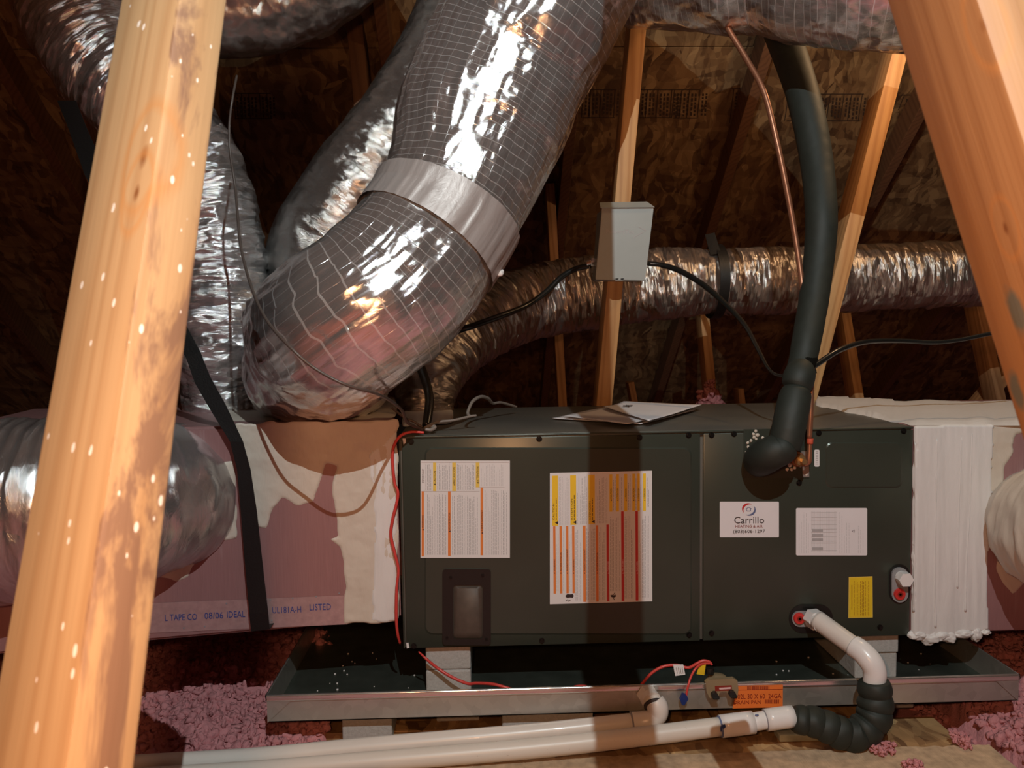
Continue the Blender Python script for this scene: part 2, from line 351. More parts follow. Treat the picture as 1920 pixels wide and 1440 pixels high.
def board(name, A, u, v, B, wu, wv, mat, seg=1, parent=None, bev=.0025, frame=None):
    """2x4 whose corner edge runs A->B; the section grows wu along u and wv along v; local z runs along the length"""
    A = np.array(A, float); B = np.array(B, float); d = B-A; L = np.linalg.norm(d); d /= L
    u = np.array(u, float); u -= d*np.dot(u, d); u /= np.linalg.norm(u); v2 = np.cross(d, u)
    sg = 1 if np.dot(v2, v) > 0 else -1
    m = MB(); lo = (0, min(0, sg*wv), 0); hi = (wu, max(0, sg*wv), L); m.box(lo, hi, bev)
    o = m.build(name, mat); smooth_angle(o, 30)
    o.matrix_world = Matrix(((u[0], v2[0], d[0], A[0]), (u[1], v2[1], d[1], A[1]), (u[2], v2[2], d[2], A[2]), (0, 0, 0, 1)))
    if parent: adopt(o, parent)
    return o

def catmull(P, n):
    P = np.array(P, float); Q = np.vstack([2*P[0]-P[1], P, 2*P[-1]-P[-2]]); out = []
    seg = np.linalg.norm(np.diff(P[:, :3], axis=0), axis=1); tot = seg.sum()
    for i in range(len(P)-1):
        k = max(2, int(round(n*seg[i]/tot))); p0, p1, p2, p3 = Q[i:i+4]
        a = np.linspace(0, 1, k, endpoint=False)[:, None]
        out.append(.5*((2*p1)+(-p0+p2)*a+(2*p0-5*p1+4*p2-p3)*a**2+(-p0+3*p1-3*p2+p3)*a**3))
    out.append(P[-1:]); return np.vstack(out)
def tube(name, pts, mat, n=60, ring=12, disp=None, parent=None, caps=True, smooth=True, u0=0.):
    """pts rows x,y,z,r ; disp(s, th, P) -> radial offset"""
    Q = catmull(pts, n); P = Q[:, :3]; r = Q[:, 3]; T = np.gradient(P, axis=0); T /= np.linalg.norm(T, axis=1)[:, None]
    e = np.cross(T[0], [0, 0, 1.]);
    if np.linalg.norm(e) < .1: e = np.cross(T[0], [0, 1., 0])
    e /= np.linalg.norm(e); E_ = []
    for k in range(len(P)):
        e = e-T[k]*np.dot(e, T[k]); e /= np.linalg.norm(e); E_.append(e)
    E_ = np.array(E_); G = np.cross(T, E_); s = np.concatenate([[0], np.cumsum(np.linalg.norm(np.diff(P, axis=0), axis=1))])
    th = np.linspace(0, 2*math.pi, ring, endpoint=False)
    D = np.cos(th)[None, :, None]*E_[:, None]+np.sin(th)[None, :, None]*G[:, None]
    R = np.repeat(r[:, None], ring, 1)
    if disp is not None: R = R+disp(s[:, None]+0*th[None], th[None]+0*s[:, None], P[:, None]+D*R[..., None])
    V = (P[:, None]+D*R[..., None]).reshape(-1, 3); N = len(P)
    i = np.arange(N-1)[:, None]; j = np.arange(ring)[None]; j2 = (j+1) % ring
    F = np.stack([i*ring+j+0*j2, i*ring+j2, (i+1)*ring+j2, (i+1)*ring+j+0*j2], -1).reshape(-1, 4)
    rm = float(r.mean()); U = (th*rm); U2 = np.concatenate([U[1:], [2*math.pi*rm]])
    uv = np.stack([np.stack([U[None]+0*i, s[:-1, None]+0*j], -1), np.stack([U2[None]+0*i, s[:-1, None]+0*j], -1), np.stack([U2[None]+0*i, s[1:, None]+0*j], -1), np.stack([U[None]+0*i, s[1:, None]+0*j], -1)], 2).reshape(-1, 2)+u0
    F = F.tolist(); uv = uv.tolist()
    if caps:
        F.append(list(range(ring))[::-1]); F.append([(N-1)*ring+k for k in range(ring)]); uv += [(0, 0)]*(2*ring)
    return mesh_obj(name, V, F, mat, parent, smooth, uv)
def pix(rows, zmode=False):
    """rows (px, py, Y or Z, half width in px) -> x,y,z,r"""
    out = []
    for (a, b, c, h) in rows:
        P = PZ(a, b, c) if zmode else PY(a, b, c); out.append((*P, h*depth(P)/FOC))
    return out

def ngon_round(x0, y0, x1, y1, r, n=5):
    pts = []
    for cx, cy, a0 in ((x1-r, y0+r, -90), (x1-r, y1-r, 0), (x0+r, y1-r, 90), (x0+r, y0+r, 180)):
        for k in range(n+1): a = math.radians(a0+90*k/n); pts.append((cx+r*math.cos(a), cy+r*math.sin(a)))
    return pts

# text drawn with the built in font, laid on a surface by a mapping of photo coordinates
_fc = {}
def glyphs(txt):
    if txt not in _fc:
        cu = bpy.data.curves.new('t', 'FONT'); cu.body = txt; cu.size = 1; cu.resolution_u = 2
        o = bpy.data.objects.new('t', cu); C.objects.link(o); dg = bpy.context.evaluated_depsgraph_get(); dg.update()
        me = bpy.data.meshes.new_from_object(o.evaluated_get(dg)); V = np.array([v.co[:2] for v in me.vertices]) if len(me.vertices) else np.zeros((0, 2))
        F = [list(p.vertices) for p in me.polygons]; bpy.data.objects.remove(o); bpy.data.curves.remove(cu); bpy.data.meshes.remove(me); _fc[txt] = (V, F)
    return _fc[txt]
class Print:
    """flat print: quads and letters given in photo pixels, mapped onto a plane (f(px,py) -> point), lifted along normal"""
    def __init__(s, f, nrm, mats): s.f = f; s.n = np.array(nrm, float); s.mb = MB(); s.mats = mats; s.names = list(mats)
    def quad(s, x0, y0, x1, y1, mat, lift=.0004): return s.poly([(x0, y0), (x1, y0), (x1, y1), (x0, y1)], mat, lift)
    def poly(s, pts, mat, lift=.0004):
        s.mb.cur = s.names.index(mat); s.mb.add([s.f(x, y)+s.n*lift for x, y in pts], [list(range(len(pts)))]); return s
    def line(s, a, b, w_, mat, lift=.0005):
        a = np.array(a, float); b = np.array(b, float); d = (b-a)/np.linalg.norm(b-a); q = np.array([-d[1], d[0]])*w_/2
        return s.poly([a+q, b+q, b-q, a-q], mat, lift)
    def text(s, txt, x, y, length, mat, ang=0., height=None, lift=.0007):
        """x,y = start of baseline; ang degrees counter clockwise in the picture; fitted to length"""
        V, F = glyphs(txt)
        if not len(V): return s
        w_ = V[:, 0].max()-V[:, 0].min(); sx = length/w_; sy = (height/.73) if height else sx; c_, s_ = math.cos(math.radians(ang)), math.sin(math.radians(ang))
        P = [(x+(a-V[:, 0].min())*sx*c_-b*sy*s_, y-((a-V[:, 0].min())*sx*s_+b*sy*c_)) for a, b in V]
        s.mb.cur = s.names.index(mat); s.mb.add([s.f(*p)+s.n*lift for p in P], F); return s
    def body(s, x0, y0, x1, y1, mat, vertical=True, step=2.6, w_=.8, seed=0, minlen=.55, lift=.0005):
        """small print: rows of thin broken strokes; vertical rows run bottom to top"""
        r = random.Random(seed); a = (x0 if vertical else y0)+step/2; hi = x1 if vertical else y1
        while a < hi-step*.3:
            lo, en = (y1, y0) if vertical else (x0, x1); L_ = (en-lo)*(r.uniform(minlen, 1.) if r.random() < .4 else r.uniform(.93, 1.)); p = 0.; sgn = 1 if L_ > 0 else -1
            while abs(p) < abs(L_)-1:
                q = min(abs(L_)-abs(p), r.uniform(3, 9))
                if vertical: s.quad(a-w_/2, lo+p+sgn*q, a+w_/2, lo+p, mat, lift)
                else: s.quad(lo+p, a-w_/2, lo+p+sgn*q, a+w_/2, mat, lift)
                p += sgn*(q+r.uniform(.8, 1.6))
            a += step
        return s
    def build(s, name, parent): return s.mb.build(name, [M[k] for k in s.names], parent)

def patch(name, f, nrm, poly, mat, parent, step=4, thick=.003, ragged=7, seed=0, lump=.0025, streak=(1, 1)):
    """a hand brushed coat: grid over a pixel polygon with ragged rim and uneven thickness"""
    poly = np.array(poly, float); x0, y0 = poly.min(0)-10; x1, y1 = poly.max(0)+10
    X, Y = np.meshgrid(np.arange(x0, x1, step), np.arange(y0, y1, step)); Pn = np.stack([X/22, Y/22, X*0+seed*7.7], -1)
    Xr = X+ragged*fbm(Pn, 4); Yr = Y+ragged*fbm(Pn+50, 4); ins = np.zeros(X.shape, bool); n = len(poly)
    for k in range(n):
        xa, ya = poly[k]; xb, yb = poly[(k+1) % n]
        if ya == yb: continue
        c_ = ((ya > Yr) != (yb > Yr)) & (Xr < (xb-xa)*(Yr-ya)/(yb-ya)+xa); ins ^= c_
    idx = -np.ones(X.shape, int); H, W_ = X.shape
    q = ins[:-1, :-1] & ins[1:, :-1] & ins[:-1, 1:] & ins[1:, 1:]
    cnt = np.zeros(X.shape, int)
    for a in (0, 1):
        for b in (0, 1): cnt[a:H-1+a, b:W_-1+b] += q
    hgt = thick+lump*fbm(np.stack([X/34/streak[0], Y/34/streak[1], X*0+seed], -1), 5)+lump*.8*ridge(np.stack([X/60/streak[0], Y/60/streak[1], X*0+seed+9], -1), 3)
    hgt = np.maximum(hgt, .0006); soft = np.minimum(cnt/4., 1); hgt = np.where(soft < 1, .0003, hgt)
    bd = (cnt > 0) & (cnt < 4)
    for _ in range(3):
        sx_ = np.zeros(X.shape); sy_ = np.zeros(X.shape); sn_ = np.zeros(X.shape)
        for a in (-1, 0, 1):
            for b in (-1, 0, 1):
                m_ = np.roll(np.roll(bd, a, 0), b, 1); sx_ += m_*np.roll(np.roll(X, a, 0), b, 1); sy_ += m_*np.roll(np.roll(Y, a, 0), b, 1); sn_ += m_
        X = np.where(bd, sx_/np.maximum(sn_, 1), X); Y = np.where(bd, sy_/np.maximum(sn_, 1), Y)
    V = []; use = np.argwhere(cnt > 0)
    for k, (a, b) in enumerate(use): idx[a, b] = k; V.append(f(X[a, b], Y[a, b])+nrm*hgt[a, b])
    F = [[idx[a, b], idx[a, b+1], idx[a+1, b+1], idx[a+1, b]] for a, b in np.argwhere(q)]
    F = [[int(i) for i in r] for r in F]
    return mesh_obj(name, V, F, mat, parent, True)
NY = np.array([0., -1., 0.]); NZ = np.array([0., 0., 1.])
fY = lambda Y: (lambda px, py: PY(px, py, Y))
# ================================================================== SETTING
# roof deck: sloping sheathing panels on rafters, horizontal joints between rows
RC, RS = 1.92, .75
sl = math.hypot(1, RS); SD = np.array([0, 1/sl, -RS/sl]); SN = np.array([0, -RS/sl, -1/sl])     # down-slope direction and inward normal
ceil_ = bpy.data.objects.new('ceiling', None); C.objects.link(ceil_); tag(ceil_, kind='structure')
ceil_.location = (0, 0, RC)
base = np.array([0, 0, RC]); s_seam = (PR(1300, 88)[1])*sl       # slope distance of the visible joint, measured from Y=0
fr = Matrix(((1, SD[0], -SN[0], 0), (0, SD[1], -SN[1], 0), (0, SD[2], -SN[2], RC), (0, 0, 0, 1)))
XR = float(PR(1389, 200)[0])
for r_i, s0 in enumerate((s_seam-3.66, s_seam-2.44, s_seam-1.22, s_seam, s_seam+1.22)):
    xs = XR-.02-2.44*3+(1.22 if r_i % 2 else 0)
    for k in range(5):
        xa = xs+2.44*k; s1 = min(s0+1.219, 4.25)
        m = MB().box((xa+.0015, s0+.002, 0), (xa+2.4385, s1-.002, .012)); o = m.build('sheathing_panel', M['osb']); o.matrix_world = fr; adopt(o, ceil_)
for k in range(-5, 6):
    x = XR+.61*k
    m = MB().box((x-.019, -2.9, -.09), (x+.019, 4.2, -.0005), .002); o = m.build('rafter', M['rafter']); o.matrix_world = fr
    o.matrix_world = fr; adopt(o, ceil_)
# second slope behind the photographer, closing the attic
YR0 = -2.6; zr = RC-RS*YR0
fr2 = Matrix(((1, 0, 0, 0), (0, -1/sl, SN[1], YR0), (0, -RS/sl, 1/sl, zr), (0, 0, 0, 1)))
for r_i in range(4):
    o = MB().box((-6, .002+1.22*r_i, 0), (7, 1.218+1.22*r_i, .012)).build('sheathing_panel', M['osb_bounce']); o.matrix_world = fr2; adopt(o, ceil_)
for side, x in (('left', -4.6), ('right', 5.6)):
    o = MB().box((x-.01, -7, -.8), (x+.01, 3.7, 4.0)).build('wall_'+side, M['osb']); tag(o, kind='structure')
# ink stamped along the panels
pr_ = Print(lambda a, b: PR(a, b), SN, ['osb_ink'])
def stamp(x0, x1, y0, y1, k, seed):
    r = random.Random(seed); W_ = 1.6
    for a, b in (((x0, y0), (x1, y0)), ((x0, y1), (x1-8*k, y1))): pr_.line(a, b, W_, 'osb_ink', .001)
    x = x0
    while x < x1:
        pr_.line((x+4*k, y0), (x-4*k, y1), W_, 'osb_ink', .001); wid = r.choice([14, 20, 26])
        for j in range(wid//7):
            xx = x+6+j*6.5; yy = y0+7
            while yy < y1-6: q = r.uniform(3, 7); pr_.line((xx+4*k*(1-(yy-y0)/40), yy), (xx+4*k*(1-(yy+q-y0)/40), yy+q), 3.4, 'osb_ink', .001); yy += q+r.uniform(1.5, 3)
        x += wid
stamp(1092, 1156, 168, 220, .4, 1); stamp(1198, 1262, 168, 220, .5, 2); stamp(1262, 1312, 168, 221, .7, 3)
stamp(1372, 1400, 166, 230, 1.0, 4); stamp(1475, 1620, 176, 226, 1., 5); stamp(1690, 1722, 178, 206, 1.4, 6); stamp(440, 508, 175, 222, -.4, 8)
pr_.build('panel_stamp', ceil_)

# floor: board under loose fill, and the fill itself
o = MB().box((-5, -7, -.80), (6, 3.7, -.76)).build('floor', M['osb']); tag(o, kind='structure')
def fluffz(X, Y):
    P = np.stack([X, Y, X*0], -1)
    z = -.635+.035*fbm(P*2.2+5, 3)+.018*fbm(P*9, 3)
    b = 1-worley(np.stack([X*52, Y*52, X*0+.5], -1)+1.6*fbm(P*26, 3)[..., None]); z = z+.009*np.clip(b, 0, 1)*2+.022*fbm(P*19, 4)
    z = z+.008*fbm(P*80, 4)
    z = z+.055*np.exp(-((X+.40)**2/.12+(Y-.30)**2/.12))+.035*np.exp(-((X-1.42)/.2)**2)
    inn = (X > -.16) & (X < 1.20); z = np.where(inn & (Y > -.28) & (Y < .6), np.minimum(z, -.665), z)
    return z
def hfield(name, x0, x1, y0, y1, st, par=None, drop=None):
    xs = np.arange(x0, x1+st/2, st); ys = np.arange(y0, y1+st/2, st); X, Y = np.meshgrid(xs, ys); Z = fluffz(X, Y)
    if drop is not None:
        for (a, b, c_, d_) in drop: Z = np.where((X > a+.03) & (X < b-.03) & (Y > c_+.03) & (Y < d_-.03), Z-.12, Z)
    V = np.stack([X, Y, Z], -1).reshape(-1, 3); n, m = X.shape; i = np.arange(n-1)[:, None]; j = np.arange(m-1)[None]
    F = np.stack([i*m+j, i*m+j+1, (i+1)*m+j+1, (i+1)*m+j], -1).reshape(-1, 4)
    return V, F
wins = [(-.95, -.02, -.32, .62), (1.02, 1.75, -.30, .62)]
V, F = hfield('', -4.4, 5.4, -5.5, 3.0, .04, drop=wins); Vs = [V]; Fs = [F]; b = len(V)
for (a, b1, c_, d_) in wins:
    V, F = hfield('', a, b1, c_, d_, .0055); Vs.append(V); Fs.append(F+b); b += len(V)
# tufts standing proud of the fill
ico = bmesh.new(); bmesh.ops.create_icosphere(ico, subdivisions=2, radius=1); iv = np.array([v.co[:] for v in ico.verts]); iF = np.array([[v.index for v in f.verts] for f in ico.faces]); ico.free()
tris = []
for (a, b1, c_, d_), cnt in ((wins[0], 6500), (wins[1], 5000)):
    X = RNG.uniform(a, b1, cnt); Y = RNG.uniform(c_, d_, cnt); Z = fluffz(X, Y)
    ok = ~((X > -.14) & (X < 1.135) & (Y > -.27))
    for x, y, z in zip(X[ok], Y[ok], Z[ok]):
        r = RNG.uniform(.003, .0085); q = iv*(r*RNG.uniform(.5, 1.7, 3))*(1+.9*fbm(iv*2.6+RNG.random(3)*99, 2))[:, None]+[x, y, z+r*.2]
        tris.append(q)
tv = np.vstack(tris); tf = (np.arange(len(tris))[:, None, None]*len(iv)+iF[None]).reshape(-1, 3)
me_faces = [f for A in Fs for f in A.tolist()]+(tf+b).tolist()
ins = mesh_obj('loose_fill_insulation', np.vstack(Vs+[tv]), me_faces, M['fluff'], None, True)
tag(ins, 'pink fluffy loose fill insulation covering the attic floor', 'insulation', kind='stuff')
def tuft(name, spots, label):
    vs = []
    for (x, y, z, r) in spots:
        for k in range(46):
            c_ = np.array([x, y, z])+np.clip(RNG.normal(0, 1, 3), -1.6, 1.6)*r*.45; vs.append(iv*(r*RNG.uniform(.14, .42, 3))*(1+.9*fbm(iv*2.4+RNG.random(3)*99, 2))[:, None]+c_)
    V = np.vstack(vs); F = (np.arange(len(vs))[:, None, None]*len(iv)+iF[None]).reshape(-1, 3)
    return tag(mesh_obj(name, V, F.tolist(), M['fluff'], None, True), label, 'insulation')

# ================================================================== FRAMING
def lean_post(p_top, p_bot, wpx, Y1, Y2, depth_=.089, sx=-1):
    """front face left edge from p_top to p_bot (pixels); returns board args"""
    A = PY(*p_bot, Y2); B = PY(*p_top, Y1); return A, B
def post(name, top, bot, Y, label, cat, wd=.038, dp=.089, mat='pine', group=None, ext=(0, 0), kind=None, Ytop=None):
    A = PY(*bot, Y); B = PY(*top, Y if Ytop is None else Ytop); d = B-A; A = A-d*ext[1]; B = B+d*ext[0]
    return tag(board(name, A, (1, 0, 0), (0, 1, 0), B, wd, dp, M[mat]), label, cat, group, kind)
M['pine_left'] = wood('pine_left', (.54, .37, .20), (.42, .25, .12), stain=(0, .003, -1, (.22, .13, .085)), flecks=True, knots=((.015, .0, 1.012, .007), (.017, .0, .985, .005)), teal=((.0, .010, .815, .010),))
M['pine_right'] = wood('pine_right', (.46, .265, .125), (.34, .175, .075), teal=((.054, .0, .577, .012), (.078, .0, .527, .009)), knots=((.001, .002, .753, .005), (.039, 0, .63, .0035)))
def fg(name, A, B, u, v, wu, wv, mat, e0, e1, slant, label):
    A = np.array(A); B = np.array(B); d = B-A; A2 = A-d*e0; B2 = B+d*e1
    o = board(name, B2, u, v, A2, wu, wv, M[mat], bev=.004); L_ = float(np.linalg.norm(A2-B2))
    for vv in o.data.vertices:
        if vv.co.z > L_*.9 and vv.co.x > wu*.5: vv.co.z += slant      # bevelled end cut
    return tag(o, label, 'stud')
fg('wood_stud', (-.0288, -1.0809, .4555), (-.0265, -1.2871, .0057), (-.8006, .5432, -.2529), (.5991, .7289, -.3312), .089, .038, 'pine_left', .085, 1.3, .028,
   'blurred pale pine stud with knots and white flecks, crossing the left of the picture')
fg('wood_stud', (.4983, -1.1635, .4223), (.5522, -1.2318, .1396), (.0277, .9728, -.2298), (.9828, .0155, .1838), .089, .038, 'pine_right', .06, 1.6, .048,
   'orange pine stud with teal smudges leaning in the upper right corner')
post('wood_post', (1184, 28), (1119, 752), .60, 'narrow upright pine post carrying the grey electrical box', 'post', wd=.0445, ext=(.06, .25))
post('wood_post', (1675, 92), (1527, 657), .62, 'slanted pine post behind the black insulated pipe', 'post', wd=.044, ext=(.12, .35))
post('wood_web', (1313, 590), (1328, 745), 1.72, 'short pine web with pink fluff at its foot, behind the air handler', 'wood web', ext=(.3, 1.0), mat='pine')
post('wood_web', (1580, 597), (1603, 745), 1.62, 'grooved pine web just right of the slanted post', 'wood web', ext=(.3, 1.0), mat='pine')
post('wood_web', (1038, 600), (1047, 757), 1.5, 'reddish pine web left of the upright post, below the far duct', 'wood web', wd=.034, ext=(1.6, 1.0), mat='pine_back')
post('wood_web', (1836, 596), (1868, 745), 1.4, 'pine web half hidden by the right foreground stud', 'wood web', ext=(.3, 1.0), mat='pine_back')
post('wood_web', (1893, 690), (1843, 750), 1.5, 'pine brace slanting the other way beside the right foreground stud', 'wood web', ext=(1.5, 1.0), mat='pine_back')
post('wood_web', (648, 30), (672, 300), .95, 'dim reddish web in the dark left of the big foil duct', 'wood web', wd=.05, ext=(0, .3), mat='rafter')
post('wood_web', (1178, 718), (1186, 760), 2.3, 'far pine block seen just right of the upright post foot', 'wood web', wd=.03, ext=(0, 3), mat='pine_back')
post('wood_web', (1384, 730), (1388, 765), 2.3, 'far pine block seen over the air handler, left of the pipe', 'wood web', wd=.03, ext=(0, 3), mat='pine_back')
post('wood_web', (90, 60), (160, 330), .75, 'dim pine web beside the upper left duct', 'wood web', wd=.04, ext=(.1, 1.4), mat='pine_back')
# truss web overhead, behind and above the photographer: its shade is the dark upright stripe on the air handler
Lp = np.array(L1)
def on(q, t): return Lp+(np.array(q)-Lp)*t
lowR, lowL = on((.492, -.30, -.52), .34), on((.379, -.30, -.52), .34)
hiR, hiL = on((.530, .52, .40), .34), on((.416, .52, .40), .34)
dR = hiR-lowR
brace = board('truss_web', lowL-dR*1.2, hiR-hiL, (0, 1, -1), hiL+dR*2.2, float(np.linalg.norm(hiR-hiL)), .019, M['pine'])
tag(brace, kind='structure')
# framing behind the photographer, seen only in the foil
for k, (x, y) in enumerate(((-1.1, -3.0), (-.5, -3.1), (1.3, -2.9), (2.0, -2.6))):
    tag(board('truss_web', (x, y, -.7), (1, 0, 0), (0, 1, 0), (x+.25, y+.35, 2.6), .089, .038, M['pine']), kind='structure')

# planks the pan and pipes lie on
def plank(name, lo, hi, mat, label): return tag(MB().box(lo, hi, .002).build(name, M[mat]), label, 'plank')
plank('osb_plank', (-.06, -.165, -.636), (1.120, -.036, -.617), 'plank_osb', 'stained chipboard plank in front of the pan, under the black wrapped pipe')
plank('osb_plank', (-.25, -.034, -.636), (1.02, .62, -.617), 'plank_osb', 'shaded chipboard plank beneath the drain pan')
# ragged front board
nx = 300; xs = np.linspace(-.02, 1.16, nx); Vv = []; Ff = []
for i, x in enumerate(xs):
    yb = -.168+.004*float(fbm(np.array([x*60, 0, 0]), 3)); e = .0015*float(fbm(np.array([x*90, 3, 0]), 3))
    Vv += [(x, -.36, -.640), (x, -.36, -.611+e), (x, -.25, -.611+e), (x, yb, -.611-e), (x, yb, -.640)]
    if i: Ff += [[5*(i-1)+k, 5*i+k, 5*i+k+1, 5*(i-1)+k+1] for k in range(4)]
tag(mesh_obj('rough_board', Vv, Ff, M['sawn']), 'rough tan board along the bottom edge, in front of the stained plank', 'plank')
tag(MB().box((.76, -.125, -.617), (.90, -.09, -.603), .002).build('board_scrap', M['green_board']), 'thin mouldy greenish scrap under the white pipe couplings', 'scrap')
for k, x in enumerate((-.13, .49, 1.0)): tag(MB().box((x-.019, -1.2, -.758), (x+.019, 1.6, -.637)).build('joist', M['pine_back']), kind='structure')
tuft('insulation_tuft', [PZ(1650, 1408, -.603).tolist()+[.012], PZ(1665, 1402, -.600).tolist()+[.013], PZ(1635, 1400, -.60).tolist()+[.011]], 'small pink fluff ball on the plank below the black wrapped elbow')
tuft('insulation_tuft', [PZ(1705, 1433, -.603).tolist()+[.012], PZ(1722, 1440, -.60).tolist()+[.012]], 'pink fluff scrap at the bottom edge, right of the fluff ball')
tuft('insulation_tuft', [PZ(728, 1388, -.603).tolist()+[.007]], 'tiny pink fluff scrap beside the leftmost block under the pan')
tuft('insulation_tuft', [PY(1331, 722, 1.62).tolist()+[.022], PY(1331, 738, 1.62).tolist()+[.035], PY(1327, 750, 1.62).tolist()+[.05], PY(1338, 752, 1.62).tolist()+[.04]], 'pink fluff heaped against the foot of a far web')
tuft('insulation_tuft', [PZ(1792, 1383, -.60).tolist()+[.012], PZ(1808, 1392, -.60).tolist()+[.013]], 'pink fluff scrap on the right corner of the chipboard plank')

# ================================================================== CONCRETE BLOCKS
def block(x0, x1, y0, y1, z0, z1, label, group):
    m = MB(); m.box((x0, y0, z0), (x1, y1, z1), .0035); o = m.build('concrete_block', M['concrete']); return tag(o, label, 'block', group)
Z0 = -.5555
block(.045, .141, .010, .40, Z0, Z0+.047, 'lower concrete block in the pan under the left end of the air handler', 'blocks under the air handler')
block(.045, .141, .012, .40, Z0+.048, -.455, 'upper concrete block in the pan under the left end of the air handler', 'blocks under the air handler')
block(.977, 1.070, .018, .40, Z0, Z0+.057, 'lower concrete block in the pan behind the bent white pipe', 'blocks under the air handler')
block(.975, 1.071, .014, .40, Z0+.058, -.455, 'upper concrete block in the pan behind the bent white pipe', 'blocks under the air handler')
for x0, x1, y0, lab in ((-.120, -.019, -.075, 'leftmost concrete block beneath the drain pan'), (.066, .158, .0, 'shaded second block beneath the drain pan'),
                       (.205, .392, -.072, 'long pale block beneath the middle of the drain pan'), (1.0, 1.10, .0, 'dim block beneath the right end of the drain pan')):
    block(x0, x1, y0, y0+.3, -.6165, -.5585, lab, 'blocks beneath the pan')

# ================================================================== DRAIN PAN
PX0, PX1, PY0, PY1, PZT, PZB = -.2621, 1.2619, -.0983, .664, -.5013, -.5575
pan = thing('drain_pan', ((PX0+PX1)/2, PY0, PZB), 'long shallow galvanised drain pan with folded hem beneath the air handler', 'drain pan')
M['galv_floor'] = plain('pan_floor_painted_reflection', (.17, .20, .17), .30, .8, .25, 18, .1)  # dark green tint paints the cabinet's reflection into the galvanised floor
MB().box((PX0, PY0, PZB), (PX1, PY1, PZB+.0015)).build('pan_bottom', M['galv_floor'], pan)
for lo, hi in (((PX0, PY0, PZB), (PX1, PY0+.0012, PZT)), ((PX0, PY1-.0012, PZB), (PX1, PY1, PZT)), ((PX0, PY0, PZB), (PX0+.0012, PY1, PZT)), ((PX1-.0012, PY0, PZB), (PX1, PY1, PZT))):
    MB().box(lo, hi).build('pan_side', M['galv'], pan)
def hem(a, b, out, nm='folded_hem'):
    a = np.array(a); b = np.array(b); n = 90; V = []; F = []; o_ = np.array(out, float)
    sec = [(0, 0), (.0028, -.0006), (.0036, -.004), (.0020, -.0105), (.0032, -.0125), (.001, -.0132), (-.001, -.004)]
    for i in range(n+1):
        p = a+(b-a)*i/n; wv_ = .0006*float(vnoise(np.array([i*.5, 1., 0]))); V += [p+o_*(q+wv_)+NZ*(z_+wv_*.8) for q, z_ in sec]
        if i: F += [[7*(i-1)+k, 7*(i-1)+(k+1) % 7, 7*i+(k+1) % 7, 7*i+k] for k in range(7)]
    return mesh_obj(nm, V, F, M['galv_bright'], pan, True)
hem((PX0, PY0, PZT), (PX1, PY0, PZT), (0, -1, 0)); hem((PX0, PY0, PZT), (PX0, PY1, PZT), (-1, 0, 0)); hem((PX1, PY0, PZT), (PX1, PY1, PZT), (1, 0, 0)); hem((PX0, PY1, PZT), (PX1, PY1, PZT), (0, 1, 0))
for xs_, s_ in ((PX0, 1), (PX1, -1)):      # folded corners
    MB().prism([(xs_, PY0-.0012, PZB), (xs_+s_*.048, PY0-.0012, PZT-.012), (xs_, PY0-.0012, PZT-.012)], (0, -.0012, 0)).build('corner_fold', M['galv'], pan)
crumb = MB()
for k in range(60):
    x = RNG.choice([RNG.uniform(-.2, .05), RNG.uniform(.8, 1.2)]); y = RNG.uniform(-.08, .25); r = RNG.uniform(.0006, .002)
    crumb.add(iv[:12]*0+0, []); crumb.box((x, y, PZB+.0015), (x+r*2, y+r*1.6, PZB+.0015+r))
crumb.build('crumbs', M['paper'], pan)['kind'] = 'stuff'
st = Print(fY(PY0-.0046), NY, ['sticker_orange', 'p_maroon'])
ox = PY(1374, 1286, PY0-.0046)
st.poly([(1383, 1286.5), (1468, 1284), (1467.5, 1326), (1373.5, 1328.5)], 'sticker_orange', .0)
r_ = random.Random(3); x = 1401.
while x < 1441: q = r_.uniform(.6, 1.9); st.quad(x, 1286.5, x+q, 1293.3, 'p_maroon'); x += q+r_.uniform(.5, 1.5)
x = 1434.
while x < 1460: q = r_.uniform(.6, 1.7); st.quad(x, 1311.5, x+q, 1319, 'p_maroon'); x += q+r_.uniform(.5, 1.3)
st.line((1376, 1293.8), (1468, 1292), .7, 'p_maroon')
st.text('02L 30 X 60  24GA', 1383, 1310.2, 82, 'p_maroon', 1., 9.2); st.text('DRAIN PAN', 1375.5, 1320.3, 51, 'p_maroon', 1., 7.4)
st.build('size_sticker', pan)['label'] = 'orange size sticker on the pan front'

# ================================================================== FLOAT SWITCH
fs = thing('float_switch', PY(1352, 1290, PY0), 'tan plastic float switch clipped over the pan rim beside the orange sticker', 'float switch')
f_ = fY(PY0-.016)
def plate(poly, Y0, Y1): m = MB(); P = [PY(a, b, Y0) for a, b in poly]; m.prism(P, (0, Y1-Y0, 0)); return m
brp = [(1323, 1280), (1330, 1275), (1376, 1272.5), (1383, 1277), (1384.5, 1293), (1383, 1305), (1379, 1308), (1371, 1306), (1362, 1297.5), (1350, 1298.5), (1347, 1307), (1340, 1311.5), (1331, 1309), (1325, 1298)]
plate(brp, PY0-.016, PY0-.006).build('clip_plate', M['tan'], fs)
plate([(1340.5, 1286.5), (1372, 1285), (1372, 1295), (1341, 1296)], PY0-.0163, PY0-.0155).build('window', M['p_maroon'], fs)
plate([(1348, 1290), (1370, 1288.3), (1370, 1291.8), (1349, 1293)], PY0-.0168, PY0-.016).build('window_strip', M['p_white'], fs)
for cx, cy in ((1341, 1305.5), (1374, 1303)):
    m = MB(); a = PY(cx, cy, PY0-.026); m.cyl(a, a+np.array([0, .016, 0]), .0068, 14); m.box(a+np.array([-.004, -.001, -.007]), a+np.array([.009, .004, -.001]), .0015)
    m.build('thumb_screw', M['black_plastic'], fs)
a = PY(1345, 1279, PY0+.012)
